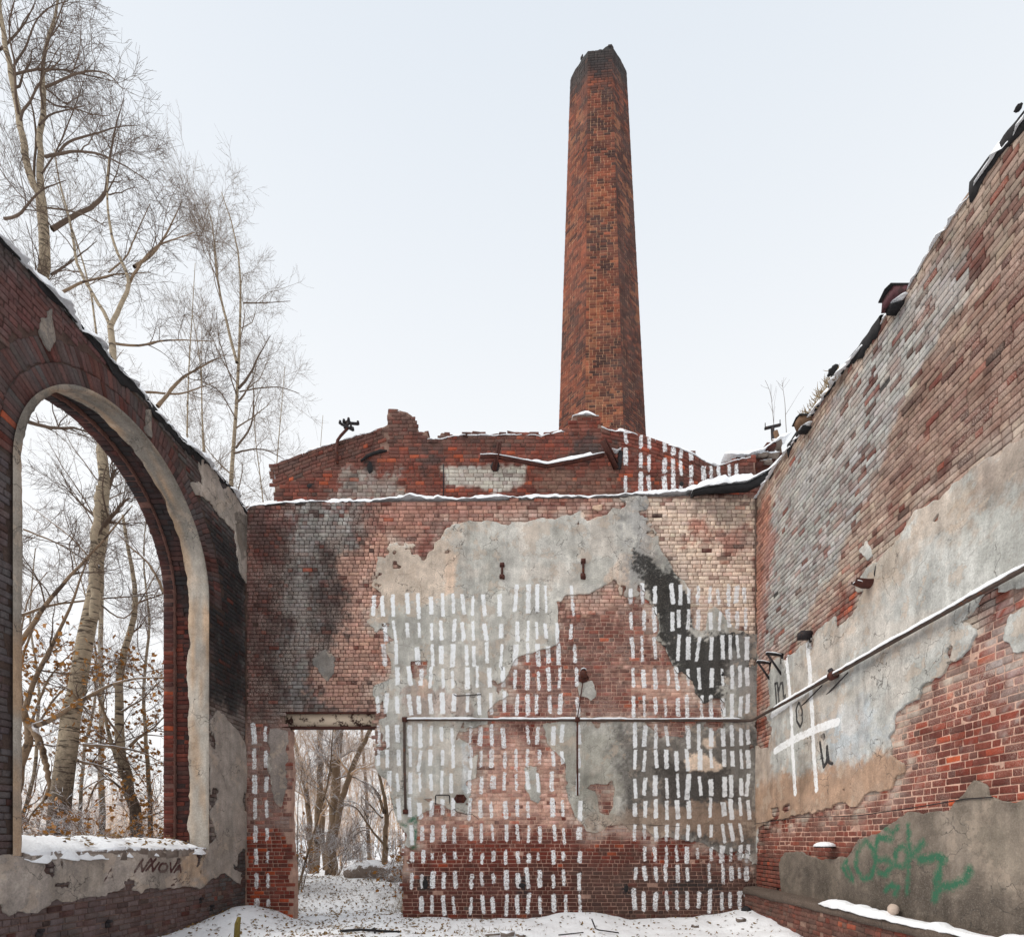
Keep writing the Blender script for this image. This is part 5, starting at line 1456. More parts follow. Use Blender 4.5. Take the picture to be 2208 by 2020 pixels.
# hooked pipe stub with a snow hat
r = empty('pipe_stub', 'dark rusted pipe stub with a hat of snow amid red bricks', 'pipe stub', loc=tuple(atB(1257, 1460)))
put(MB().tube([atB(1257, 1452, -.02), atB(1257, 1452, .10), atB(1257, 1455, .15), atB(1258, 1466, .16)], .065, 12).build('elbow', M['rust'], smooth=True), r)
put(MB().lump(atB(1257, 1464, .05), (.11, .05, .09), 3).build('mortar_collar', M['rust']), r)
ridge('snow_cap', [atB(1251, 1446, .09), atB(1257, 1444, .10), atB(1263, 1446, .09)], (0, 1, 0), .14, .05, 'tiny snow hat on the rusted pipe stub', 45, 7, 4, .01, step=.02)
# hole with fallen lip
tag(MB().lump(atB(1557, 1455, .01), (.07, .035, .12), 6).build('putlog_hole', M['felt']), 'black ragged hole knocked in the sooty plaster by the corner', 'hole')
tag(MB().lump(atB(1083, 1442, .01), (.04, .035, .11), 8).build('wall_spike', M['darksteel']), 'dark spike with drip stain among the upper dashes', 'spike')
tag(MB().lump(atB(917, 1905, .0), (.06, .018, .12), 9).build('putlog_hole', M['felt']), 'black hole low in red brick beside the doorway', 'hole')
tag(MB().lump(atB(1350, 1915, .0), (.05, .018, .08), 10).build('putlog_hole', M['felt']), 'dark hole low in plain red brick mid wall', 'hole')
tag(MB().lump(atB(1126, 1908, .0), (.08, .018, .05), 12).build('putlog_hole', M['felt']), 'wide black slot low in brick under the dashes', 'hole')
# square frame plate and staple
r = empty('frame_plate', 'rusted lozenge plate with a square frame beside a wire staple', 'plate', loc=tuple(atB(993, 1732)))
plt = put(MB().prism([(-.14, 0), (-.08, .09), (.08, .09), (.14, 0), (.08, -.09), (-.08, -.09)], atB(993, 1722, .028), (1, 0, 0), (0, 0, 1), (0, -1, 0), .02).build('plate', M['rust']), r)
fr = MB(); c = atB(993, 1722, .055)
for a, b in (((-.075, .08), (.075, .08)), ((-.075, -.08), (.075, -.08)), ((-.075, -.08), (-.075, .08)), ((.075, -.08), (.075, .08))):
    fr.bar(c + [a[0], 0, a[1]], c + [b[0], 0, b[1]], .022, .022, (0, 1, 0))
sub(fr.build('frame', M['rust']), plt)
sub(MB().box(c + [-.05, .012, -.06], c + [.05, .02, .06]).build('panel', M['stone']), plt)
tag(MB().tube([atB(940, 1734, .03), atB(940, 1716, .05), atB(941, 1714, .05), atB(969, 1714, .05), atB(970, 1716, .05), atB(970, 1732, .03)], .011, 6).build('wire_staple', M['darksteel']), 'square dark wire staple on plaster left of the lozenge plate', 'staple')
tag(MB().tube([atB(978, 1497, .03), atB(984, 1501, .05), atB(1012, 1500, .05), atB(1038, 1498, .05)], .010, 6).build('wire_rod', M['darksteel']), 'thin horizontal rod on plaster above the pipe', 'rod')
tag(MB().tube([atB(970, 1733, .03), atB(985, 1750, .03), atB(1005, 1755, .03), atB(1018, 1755, .03), atB(1033, 1766, .03)], .006, 5).build('wire', M['darksteel']), 'loose wire trailing below the lozenge plate', 'wire')

# gable: bracket post with insulators
r = empty('insulator_bracket', 'bent steel post with crossed insulator arms on the gable shoulder', 'bracket', loc=tuple(atG(728, 1000)))
put(MB().tube([atG(729, 1003, .05), atG(728, 975, .06), atG(730, 955, .07), atG(737, 945, .07), atG(752, 929, .07)], .03, 8).build('post', M['rust'], smooth=True), r)
arm = MB()
for a, b, w in (((737, 919), (764, 934), .05), ((752, 929), (742, 920), .045), ((745, 930), (758, 915), .045), ((744, 917), (775, 921), .045), ((756, 913), (748, 918), .04)):
    arm.bar(atG(*a, .07), atG(*b, .09), w, .04)
carm = put(arm.build('cross_arm', M['darksteel']), r)
for x, y in ((737, 919), (764, 933), (775, 920), (745, 916), (755, 913), (760, 929)):
    sub(MB().tube([atG(x, y + 2, .1), atG(x, y - 4, .1)], (.035, .025), 8).build('insulator', M['darksteel']), carm)
# gable: sagging bar between two tilted channels
r = empty('steel_channel', 'rusted upright channel end carrying the sagging bar, farther from the chimney', 'channel', 'channel stubs on the gable', loc=tuple(atG(1075, 1018)))
put(MB().bar(atG(1069, 1019, .05), atG(1082, 974, .30), .10, .03, (1, 0, 0)).build('web', M['rust']), r)
put(MB().bar(atG(1065, 1018, .05), atG(1078, 976, .30), .02, .09, (1, 0, 0)).build('flange', M['rust']), r)
put(MB().lump(atG(1068, 1008, .04), (.09, .03, .10), 5, amp=.6).build('socket', M['darksteel']), r)
r = empty('steel_channel', 'broad tilted rusted channel stub on the gable below the chimney', 'channel', 'channel stubs on the gable', loc=tuple(atG(1330, 1018)))
put(MB().bar(atG(1294, 977, .36), atG(1328, 1014, .05), .15, .03, (.6, .0, .8)).build('web', M['rust']), r)
put(MB().bar(atG(1298, 973, .37), atG(1334, 1008, .05), .02, .10, (0, 1, 0)).build('flange', M['rust']), r)
put(MB().bar(atG(1333, 1016, .06), atG(1336, 984, .16), .09, .06).build('stub', M['darksteel']), r)
bar = [atG(1037, 993, .16), atG(1070, 993, .17), atG(1110, 1001, .17), atG(1178, 1014, .17), atG(1235, 1004, .17), atG(1300, 990, .18)]
bm = MB()
for a, b in zip(bar[:-1], bar[1:]): bm.bar(a - [0, 0, .03], b - [0, 0, .03], .05, .07)
tag(bm.build('sagging_bar', M['rust']), 'sagging rusted bar with snow hung between two channel stubs on the gable', 'bar')
ridge('snow_cap', [p + np.array([0, 0, .005]) for p in bar], (0, 1, 0), .11, .055, 'snow on the sagging bar across the gable', 47, 7, 4, .01, hmin=.5)
ridge('snow_cap', [atG(1312, 984, .22), atG(1328, 985, .18), atG(1336, 980, .16)], (0, 1, 0), .12, .06, 'snow caught on the broad tilted channel', 49, 7, 4, .01, step=.02)
tag(MB().tube([atG(x, y, .02) for x, y in G5([(1332, 770), (1333, 640), (1332, 545)])], .012, 6).build('gable_rod', M['darksteel']), 'thin dark rod running down the gable bricks between the piers', 'rod')
tag(MB().lump(atG(*G5([(800, 560)])[0], .0), (.06, .012, .12), 15, amp=.6).build('putlog_hole', M['felt']), 'deep ragged hole in the gable left of its middle', 'hole')
tag(MB().lump(atG(*G5([(365, 695)])[0], .0), (.06, .012, .05), 16, amp=.7).build('putlog_hole', M['felt']), 'blackened hole at the low left end of the gable', 'hole')
tag(MB().lump(atG(*G6([(1040, 682)])[0], .0), (.05, .02, .05), 17).build('putlog_hole', M['felt']), 'small black hole among white dashes on the gable', 'hole')
tag(MB().tube([atG(*G5([p_])[0], .03) for p_ in ((735, 525), (780, 490), (830, 468), (880, 455), (925, 450))], (.02, .035, .03, .04, .015), 7).build('charred_beam', M['felt']), 'charred beam end slanting out of the gable over a hole', 'beam')

# right wall: shelf brackets, stubs, beam ends
for (p, q, t, b), lab in ((((1632, 1426), (1662, 1429), (1660, 1466), (1659, 1448)), 'small triangular iron wall bracket, the lower one nearer the corner'), (((1652, 1408), (1687, 1412), (1687, 1455), (1683, 1428)), 'small triangular iron wall bracket, the higher one')):
    Yq = XR * F / (q[0] - VX)
    base = at(*q, Yq); r = empty('shelf_bracket', lab, 'bracket', 'triangular brackets near the corner', loc=tuple(base))
    tip = np.array([base[0] - (q[0] - p[0]) * Yq / F, Yq, base[2] + (q[1] - p[1]) * Yq / F])
    bot = np.array([XR - .01, Yq, EYE + (VY - t[1]) * Yq / F])
    arm_ = put(MB().bar(tip, base + [0.02, 0, 0], .05, .05).build('arm', M['darksteel']), r)
    sub(MB().bar(tip + [.02, 0, -.01], bot, .03, .03, (0, 1, 0)).build('brace', M['darksteel']), arm_)
    put(MB().bar(base + [-.01, 0, 0], base + [-.01, 0, -.17], .04, .03, (0, 1, 0)).build('leg', M['darksteel']), r)
    ridge('snow_cap', [tip + [0, 0, .025], (tip + base) / 2 + [0, 0, .03], base + [-.03, 0, .025]], (0, 1, 0), .06, .02, 'snow sliver on the ' + ('lower' if p[0] == 1632 else 'higher') + ' triangular bracket', 51 + p[0], 5, 4, .005, step=.02)
p = atR(1748, 1370); r = empty('beam_stub', 'dark square beam stub above the white painted grid', 'beam', loc=tuple(p))
put(MB().box(p + [-.20, -.07, -.055], p + [.03, .07, .06], .006).build('flange', M['darksteel']), r); put(MB().box(p + [-.03, -.05, -.13], p + [.03, .0, -.055], .004).build('lug', M['darksteel']), r)
p = atR(1880, 1256); r = empty('pipe_scoop', 'cupped rusty pipe stub with snow sticking out of the plaster', 'pipe stub', loc=tuple(p))
n = 9; V = []; ln = [p + [.02, 0, 0], p + [-.12, 0, .0], p + [-.26, 0, .03]]
for i, c in enumerate(ln):
    for k in range(n):
        th = math.pi * (1.0 + k / (n - 1)); rr = .085 if i < 2 else .06
        V.append(c + np.array([0, rr * math.cos(th), rr * .9 * math.sin(th)]))
m2 = len(V)
V += [v + np.array([0, 0, .015]) for v in V]
put(MB().add(V, [(i * n + k, i * n + k + 1, (i + 1) * n + k + 1, (i + 1) * n + k) for i in range(2) for k in range(n - 1)] + [(m2 + i * n + k, m2 + (i + 1) * n + k, m2 + (i + 1) * n + k + 1, m2 + i * n + k + 1) for i in range(2) for k in range(n - 1)]).build('shell', M['rust']), r)
put(MB().tube([p + [-.0, -.08, .0], p + [-.03, -.10, .08], p + [-.02, -.12, .18]], .01, 5).build('hook', M['darksteel']), r)
ridge('snow_cap', [p + [-.02, 0, -.02], p + [-.12, 0, -.015], p + [-.24, 0, .02]], (0, 1, 0), .12, .045, 'snow filling the cupped pipe stub', 55, 7, 4, .01, step=.02)
# sheet metal beam ends on the wall top
def box_end(x, y, L, w, h, lab, mat='redsheet', tilt=.0):
    p = atR(x, y); r = empty('beam_end', lab, 'beam', 'sheet clad beam ends on the wall top', loc=tuple(p))
    cas = put(MB().box(p + [-L, -w / 2, -h / 2], p + [.3, w / 2, h / 2], .015).build('casing', M[mat]), r)
    sub(MB().prism([(-w * .62, 0), (0, h * .30), (w * .62, 0), (w * .58, -.02), (0, h * .24), (-w * .58, -.02)], p + [-L - .03, 0, h / 2 + .01], (0, 1, 0), (0, 0, 1), (1, 0, 0), L + .35).build('cap', M['felt']), cas)
    put(MB().box(p + [-L * .75, -w * .35, -h * .85], p + [.1, w * .4, -h / 2 - .004], .012).build('cleat', M['felt']), r)
    ridge('snow_cap', [p + [-L * .8, 0, -h / 2 + .02 + h * .0], p + [-L * .4, -.02 - w * .5, -h / 2 + .0], p + [-.02, -w * .55, -h / 2]], (0, 1, 0), .10, .04, 'snow on the ' + lab.split(',')[0], int(x), 5, 4, .01, step=.03)
box_end(1941, 646, .18, .20, .16, 'sheet clad beam end jutting high on the side wall top')
box_end(1744, 915, .20, .22, .14, 'rotten beam end with dry moss lower on the side wall top', 'wood')
tag(MB().lump(atR(1796, 800, .10), (.07, .10, .06), 21, amp=.9).build('charred_block', M['felt']), 'charred block on the felt edge between the two beam ends', 'block')
tag(MB().lump(atR(2196, 232, .06), (.025, .035, .018), 23, amp=.9).build('charred_block', M['felt']), 'charred scrap at the very top of the side wall', 'block')
g = MB()
for i in range(150):
    t = rng.random(); x = 1732 + 75 * t + rng.normal(0, 4); y = 905 - 105 * t + rng.normal(0, 4)
    b = atR(x, y, rng.uniform(-.3, .1)); d = np.array([rng.normal(-.3, .5), rng.normal(0, .5), rng.uniform(.2, 1)]); d *= rng.uniform(.06, .16) / np.linalg.norm(d)
    g.tube([b - d * .3, b + d * .6 + [0, 0, -.01], b + d], (.006, .005, .002), 3, False)
tag(g.build('dry_grass', M['grass']), 'pale dry grass tuft on the side wall top', 'grass', kind='stuff')
# T-shaped pole
Yp = 12.3; r = empty('utility_pole', 'thin T shaped pole with crossbar behind the wall corner', 'pole', loc=tuple(at(1668, 955, Yp)))
put(MB().tube([at(1668, 1000, Yp), at(1665, 920, Yp)], .035, 7).build('post', M['darksteel']), r)
put(MB().bar(at(1649, 924, Yp), at(1683, 916, Yp), .05, .05).build('crossbar', M['darksteel']), r)
for x, y in ((1650, 922), (1682, 915)): put(MB().tube([at(x, y, Yp), at(x, y - 10, Yp)], .01, 5).build('insulator_pin', M['darksteel']), r)
tag(MB().tube([at(1672, 930, 11.9), at(1676, 945, 11.9), at(1682, 985, 11.9), at(1682, 1010, 11.9)], (.05, .055, .05, .06), 8).build('timber_post', M['wood']), 'short broken timber post in the snow by the wall corner', 'post')
# brick and snow rubble behind the corner
for k, (x, y) in enumerate(((1640, 985), (1658, 968), (1672, 960), (1690, 985), (1650, 1000), (1630, 1005), (1665, 985))):
    p = at(x, y, 11.75); tag(MB().box(p + [-.12, -.1, -.05], p + [.12, .1, .05], .02).build('loose_brick', M['rust'] if k % 2 else M['stone']), ('snowy' if k % 2 == 0 else 'rusty red') + ' loose brick in the upper corner, ' + ['left end of its row', 'just left of the timber post', 'touching the timber post', 'right of the timber post', 'second from the left', 'lowest on the left', 'below the timber post'][k], 'brick', 'loose bricks in the upper corner')
tag(MB().box(at(1612, 990, 11.72) + [-.25, 0, -.55], at(1612, 990, 11.72) + [.65, .25, .05], .03).build('wall_stub', M['rust']), 'rusty red wall stub closing the gap to the side wall', 'wall', kind='thing')
ridge('snow_cap', [at(x, y, 11.7) for x, y in ((1560, 982), (1600, 985), (1640, 975), (1670, 955), (1700, 940))], (0, 1, 0), .3, .06, 'heap of snow behind the upper wall corner', 57, 9, 4, .04)
# round tin shelf with a thick disc of snow
p = atR(1800, 1824); r = empty('tin_shelf', 'small round tin shelf projecting below the red bricks', 'shelf', loc=tuple(p))
put(MB().tube([p + [-.16, 0, -.02], p + [-.16, 0, -.005]], (.15, .155), 20).build('plate', M['darksteel'], smooth=False), r)
put(MB().bar(p + [-.05, 0, -.025], p + [.02, 0, -.03], .05, .02).build('bracket', M['rust']), r)
tag(MB().lump(p + [-.16, 0, .0], (.165, .165, .075), 2, 18, 8, .10, cut=p[2] - .004).build('snow_cap', M['snow'], smooth=True), 'thick disc of snow on the round tin shelf', 'snow', kind='stuff')
# ball of plaster on the coping
tag(MB().lump((XR - .14, atR(1926, 1940, .14)[1], .655 + .085), (.065, .075, .075), 4, 16, 10, .2).build('rubble_stone', simple('pale_stone', lin(188, 170, 156), .9, .2, 12, lin(140, 110, 96), .6)), 'pale round stone resting on the snowy coping', 'stone')
tag(MB().lump((4.55, 10.9, .16), (.10, .12, .12), 6).build('rubble_stone', M['felt']), 'black lump lying in the far wall corner', 'stone')
# left wall: bolt ends with snow crumbs
for i, (x, y) in enumerate(((84, 2005), (232, 1985), (455, 1952), (432, 1936))):
    Yq = XL * F / (x - VX); p = at(x, y, Yq)
    tag(MB().tube([p + [-.03, 0, 0], p + [.06, 0, 0]], .022, 7).box(p + [-.01, -.04, -.09], p + [.015, .04, -.02], .004).build('iron_bolt', M['darksteel']), ['short iron bolt low in brick under the lettering, nearest the viewer', 'short iron bolt low in brick, second from the near end', 'short iron bolt low in brick just above the snow bank', 'short iron bolt in a grey socket near the far corner'][i], 'bolt', 'iron bolts under the window')
# things in the snow
def gz(x, y): return float(ground_z(np.array([x]), np.array([y]))[0])
def stick(pts, r, name, lab, cat, mat='darksteel'):
    P = [(x, y, gz(x, y) + h) for x, y, h in pts]
    tag(MB().tube(P, r, 6).build(name, M[mat]), lab, cat)
stick([(1.17, 9.6, .22), (1.24, 9.6, .04), (1.30, 9.6, .02), (1.66, 9.55, .02)], .013, 'bent_rod', 'bent dark rod standing up out of the snow', 'rod')
stick([(-3.5, 9.8, .01), (-3.1, 9.7, .05), (-2.7, 9.75, .03), (-2.35, 9.6, .01)], .028, 'charred_branch', 'charred branch half buried in snow before the doorway', 'branch', 'felt')
stick([(-3.0, 9.9, .02), (-2.85, 9.75, .08), (-2.8, 9.6, .02)], .02, 'charred_branch', 'short forked charred branch in the snow before the doorway', 'branch', 'felt')
stick([(-.75, 9.3, .03), (-.5, 9.28, .05)], .03, 'broken_pipe', 'broken grey pipe end sticking out of the snow', 'pipe', 'stone')
stick([(.55, 9.4, .02), (1.0, 9.4, .03)], .012, 'thin_stick', 'thin dark stick lying flat on the snow', 'stick')
px_, py_ = -4.95, 8.9; tag(MB().tube([(px_, py_, gz(px_, py_) - .1), (px_ + .02, py_, .22), (px_ + .05, py_, .34)], (.05, .045, .03), 8).build('mossy_post', M['moss']), 'short mossy yellow post stump in the snow by the window wall', 'post')
for i, (x, y, s, lab) in enumerate(((-.35, 9.35, .10, 'grey rubble block with snow at the front of the snow floor'), (-.1, 9.2, .07, 'smaller grey rubble block beside a broken pipe'), (3.3, 10.3, .06, 'small dark stone in the snow near the side wall'), (4.1, 10.1, .07, 'small brown stone in the snow at the plinth'))):
    tag(MB().box((x - s, y - s, gz(x, y) - .03), (x + s, y + s, gz(x, y) + s * .9), .02).build('rubble_block', M['stone']), lab, 'rubble')
tag(MB().lump((-4.55, 15.3, gz(-4.55, 15.3) + .12), (.75, .4, .38), 31, 18, 10, .3).build('fallen_boulder', M['stone']), 'big snow capped boulder beyond the doorway', 'boulder')
tag(MB().lump((-3.75, 15.0, gz(-3.75, 15) + .05), (.3, .25, .22), 33, 14, 8, .35).build('fallen_boulder', M['stone']), 'smaller snowy boulder right of the big one beyond the doorway', 'boulder')
# dry weeds poking out of the snow by the doorway and walls
wd = MB(); rw = np.random.default_rng(77)
for i in range(260):
    k = rw.random()
    if k < .45: x, y = rw.normal(-2.75, .25), rw.uniform(11.7, 13.2)
    elif k < .7: x, y = rw.uniform(-5.8, -3.0), rw.uniform(12.5, 16.5)
    elif k < .85: x, y = rw.normal(-.7, .35), rw.normal(9.7, .2)
    else: x, y = rw.uniform(-5.9, 4.4), rw.uniform(10.95, 11.2)
    h = rw.uniform(.05, .28) * (1.4 if k < .45 else .7); b = np.array([x, y, gz(x, y) - .02]); d = np.array([rw.normal(0, .25), rw.normal(0, .25), 1.0]) * h
    wd.tube([b, b + d * .6, b + d + [rw.normal(0, .04), rw.normal(0, .04), -.01]], (.004, .0035, .002), 3, False)
tag(wd.build('dry_weeds', M['grass']), 'thin dry weeds poking through the snow around the doorway', 'weeds', kind='stuff')
# fallen leaves
def litter(name, lab, n, fx, seed, size=(.018, .045)):
    rr = np.random.default_rng(seed); P = fx(rr, n)
    s = rr.uniform(*size, n)[:, None]; a = rr.uniform(0, 6.28, n); tl_ = rr.normal(0, .35, (n, 2))
    ux = np.stack([np.cos(a), np.sin(a), tl_[:, 0]], 1) * s; uy = np.stack([-np.sin(a), np.cos(a), tl_[:, 1]], 1) * s * rr.uniform(.4, .8, (n, 1))
    V = np.stack([P - ux, P + uy * .9 + ux * .1, P + ux + np.array([0, 0, .01]), P - uy], 1)
    q = np.arange(n * 4).reshape(n, 4)
    return tag(mk(name, V.reshape(-1, 3), q, M['leaflitter']), lab, 'leaves', kind='stuff')
def fx_room(rr, n):
    x = np.where(rr.random(n) < .65, rr.normal(-3.6, 1.6, n), rr.uniform(-6, 4.6, n)); x = np.clip(x, -6, 4.6); y = rr.uniform(8.2, 11.25, n)
    return np.stack([x, y, ground_z(x, y) + .012], 1)
litter('leaf_litter', 'brown leaves scattered on the snow inside the ruin', 1700, fx_room, 5)
def fx_out(rr, n):
    x = rr.uniform(-7.5, -2, n); y = rr.uniform(11.6, 16.5, n)
    return np.stack([x, y, ground_z(x, y) + .015], 1)
litter('leaf_litter', 'brown leaves scattered on the snow beyond the doorway', 3000, fx_out, 6)
def fx_sill(rr, n):
    y = rr.uniform(AC - AR + .6, AC + AR - .05, n); w = rr.uniform(.05, .7, n)
    return np.stack([XL - w, y, SILL + .02 + .26 * w + .075], 1)
litter('leaf_litter', 'yellow brown leaves on the snowy window sill', 130, fx_sill, 7, (.025, .055))
# ------------------------------------------------------------------ trees
def barkmat(name, pale, dark, thr, snow=None, ring=9.0, low=None):
    m, n, l, b = newmat(name)
    g = n.new('ShaderNodeNewGeometry'); p = g.outputs['Position']
    mp = n.new('ShaderNodeMapping'); mp.inputs['Scale'].default_value = (1.4, 1.4, ring); l.new(p, mp.inputs['Vector'])
    n1 = nnoise(n, l, mp.outputs[0], 2.0, 4, .6); n2 = nnoise(n, l, p, 14.0, 5, .7)
    c = nscale(n, l, tuple(pale), nmap(n, l, n2, .25, .75, .7, 1.25))
    c = nmix(n, l, nmap(n, l, n1, thr, thr + .06, 0, .9), c, tuple(dark))
    sx = n.new('ShaderNodeSeparateXYZ'); l.new(p, sx.inputs[0])
    if low is not None:
        z = nmath(n, l, 'ADD', sx.outputs['Z'], nmath(n, l, 'MULTIPLY', n2, 2.0))
        c = nmix(n, l, nmap(n, l, z, low, low + 2.0, .92, 0), c, nscale(n, l, tuple(dark), nmap(n, l, n2, .3, .7, .7, 1.9)))
    if snow is not None:
        sn = n.new('ShaderNodeSeparateXYZ'); l.new(g.outputs['Normal'], sn.inputs[0])
        s = nmath(n, l, 'ADD', sn.outputs['Z'], nmath(n, l, 'MULTIPLY', nmath(n, l, 'SUBTRACT', nnoise(n, l, p, 5.0, 3), .5), .9))
        c = nmix(n, l, nmap(n, l, s, snow, snow + .15, 0, 1), c, (.82, .84, .88))
    l.new(c, b.inputs['Base Color']); bump(n, l, b, n2, .5, .01)
    return m
M['birch'] = barkmat('birch_bark', lin(158, 143, 122), lin(58, 48, 42), .55, None, 9, 3.4)
M['bark'] = barkmat('grey_bark', lin(128, 108, 88), lin(66, 54, 46), .56, .42, 1.2)
M['twig'] = simple('bare_twigs', lin(92, 77, 66), .9, .25, 3.0)
M['twigpale'] = simple('pale_twigs', lin(116, 100, 86), .9, .25, 3.0)
M['twigsnow'] = simple('snowy_twigs', lin(112, 90, 74), .9, .25, 3.0, snow=.25)
M['warmtwig'] = simple('warm_twigs', lin(200, 168, 138), .9, .3, 1.5, snow=.1)

tr_ = np.random.default_rng(2024)
def smooth(pts, n):
    P = np.array(pts, float)
    if len(P) == 2: 
        t = np.linspace(0, 1, n)[:, None]; return P[0] + (P[1] - P[0]) * t
    L = np.concatenate([[0], np.cumsum(np.linalg.norm(np.diff(P, axis=0), axis=1))]); S = np.linspace(0, L[-1], n)
    Q = np.stack([np.interp(S, L, P[:, k]) for k in range(3)], 1)
    for _ in range(2):
        Q[1:-1] = .25 * Q[:-2] + .5 * Q[1:-1] + .25 * Q[2:]
    return Q
def tubes(P, R, k):
    """P (N,n,3) R (N,n) -> verts, quads"""
    N, n, _ = P.shape
    T = np.gradient(P, axis=1); T /= np.linalg.norm(T, axis=2, keepdims=True) + 1e-9
    ref = np.where(np.abs(T.mean(1)[:, 2:3]) > .8, np.array([[1., .2, 0]]), np.array([[.1, .2, 1.]]))
    A = np.cross(T, ref[:, None, :]); A /= np.linalg.norm(A, axis=2, keepdims=True) + 1e-9
    Bv = np.cross(T, A); th = np.arange(k) * 2 * np.pi / k
    V = P[:, :, None] + R[:, :, None, None] * (np.cos(th)[None, None, :, None] * A[:, :, None] + np.sin(th)[None, None, :, None] * Bv[:, :, None])
    idx = np.arange(N * n * k).reshape(N, n, k); nx = np.roll(idx, -1, 2)
    q = np.stack([idx[:, :-1], nx[:, :-1], nx[:, 1:], idx[:, 1:]], -1).reshape(-1, 4)
    return V.reshape(-1, 3), q
def grow(P, R, m, length, ang, trop, wob, n, rf, tmin=.25, rmin=.0034):
    """m children per polyline"""
    N, np_, _ = P.shape
    t = tr_.uniform(tmin, 1.0, (N, m)); x = t * (np_ - 1); i = np.minimum(x.astype(int), np_ - 2); f = (x - i)[..., None]
    ar = np.arange(N)[:, None]
    S = P[ar, i] * (1 - f) + P[ar, i + 1] * f; T = P[ar, i + 1] - P[ar, i]; T /= np.linalg.norm(T, axis=2, keepdims=True) + 1e-9
    r = R[ar, i] * (1 - f[..., 0]) + R[ar, i + 1] * f[..., 0]
    pv = np.cross(T, tr_.normal(0, 1, T.shape)); pv /= np.linalg.norm(pv, axis=2, keepdims=True) + 1e-9
    a = np.radians(tr_.uniform(ang[0], ang[1], t.shape))[..., None]
    D = T * np.cos(a) + pv * np.sin(a)
    Ln = tr_.uniform(length[0], length[1], t.shape) * (1.15 - .7 * t)
    S = S.reshape(-1, 3); D = D.reshape(-1, 3); Ln = Ln.ravel(); r = r.ravel()
    Q = [S]; d = D
    for k in range(n - 1):
        d = d + tr_.normal(0, wob, d.shape) + np.array([0, 0, trop]); d = d / np.linalg.norm(d, axis=1, keepdims=True)
        Q.append(Q[-1] + d * (Ln / (n - 1))[:, None])
    Q = np.stack(Q, 1)
    r0 = np.maximum(r * rf, rmin)
    RR = r0[:, None] * np.linspace(1, .3, n)[None]
    return Q, np.maximum(RR, rmin * .7)
def tree(name, lab, trunks, boughs, spec, tm='birch', bm='twig', wm='twig', group=None, leaves=0, leafmat='leafbrown', auto=None, cat='tree'):
    """trunks/boughs: (points, r0, r1). spec: (n bough children, n twigs, n fine twigs, size)"""
    r = empty(name, lab, cat, group, loc=tuple(trunks[0][0][0]))
    def build(lst, n, k, nm, mt, nm2=None):
        P = np.stack([smooth(p, n) for p, *_ in lst]); R = np.stack([np.linspace(a, b, n) for _, a, b in lst])
        P[:, 1:-1] += tr_.normal(0, 1, P[:, 1:-1].shape) * R[:, 1:-1, None] * .18
        for i in range(len(P)):
            V, q = tubes(P[i:i + 1], R[i:i + 1], k); put(mk(nm if i == 0 or nm2 is None else nm2, V, q, M[mt], None, None, True), r)
        return P, R
    P, R = build(trunks, 22, 9, 'trunk', tm, 'stem')
    src = [(P, R)]
    if boughs:
        Pb, Rb = build(boughs, 14, 6, 'bough', bm); src.append((Pb, Rb))
    nb, nt, nf, sz = spec
    VV = []; QQ = []; off = 0; tips = []
    L1P, L1R = [], []
    if auto:
        c, rr = grow(P, R, auto[0], (auto[1], auto[2]), auto[3] if len(auto) > 3 else (35, 65), auto[4] if len(auto) > 4 else .06, .14, 8, .45, auto[5] if len(auto) > 5 else .3)
        L1P.append(c); L1R.append(rr)
    allP = [(a, b, False) for a, b in zip(L1P, L1R)]
    par = [(a, b) for a, b in src[1:]] + list(zip(L1P, L1R))
    mats = []
    l2 = [grow(a, b, nb, (.9 * sz, 2.2 * sz), (28, 62), .05, .16, 7, .5) for a, b in par]
    l3 = [grow(a, b, nt, (.4 * sz, 1.0 * sz), (25, 60), .06, .18, 5, .5) for a, b in l2 + list(zip(L1P, L1R))]
    l4 = [grow(a, b, nf, (.22 * sz, .6 * sz), (20, 55), .05, .18, 3, .6, .1) for a, b in l3]
    for lev, k in ((list(zip(L1P, L1R)), 5), (l2, 4), (l3, 3), (l4, 3)):
        for a, b in lev:
            V, q = tubes(a, b, k); VV.append(V); QQ.append(q + off); off += len(V)
    crown = put(mk('crown', np.concatenate(VV), np.concatenate(QQ), M[wm]), r)
    if leaves:
        tp = np.concatenate([a[:, -1] for a, _ in l4]); tp = tp[tp[:, 2] < 6.5]; tp = tp[tr_.choice(len(tp), min(leaves, len(tp)), False)]
        n = len(tp); s = tr_.uniform(.03, .075, n)[:, None]
        a = tr_.normal(0, 1, (n, 3)); a /= np.linalg.norm(a, axis=1, keepdims=True); b = np.cross(a, tr_.normal(0, 1, (n, 3))); b /= np.linalg.norm(b, axis=1, keepdims=True)
        c = tp + np.array([0, 0, -.03])
        V = np.stack([c - a * s, c + b * s * .7 - a * s * .1, c + a * s * 1.1, c - b * s * .7 - a * s * .1], 1)
        sub(mk('leaves', V.reshape(-1, 3), np.arange(4 * n).reshape(n, 4), M[leafmat]), crown)
    return r
def dep(pts, Y, dy=0.0, o=(0, 0, 1)):
    """picture points to a line in space that starts at distance Y and drifts by dy"""
    n = len(pts); return [at(o[0] + x / o[2], o[1] + y / o[2], Y + dy * i / max(1, n - 1)) for i, (x, y) in enumerate(pts)]
A0 = (0, 0, 3.073); A5 = (0, 400, 2.561); A6 = (0, 1080, 1.963); A4 = (380, 380, 2.561); A7 = (600, 1500, 3.547)

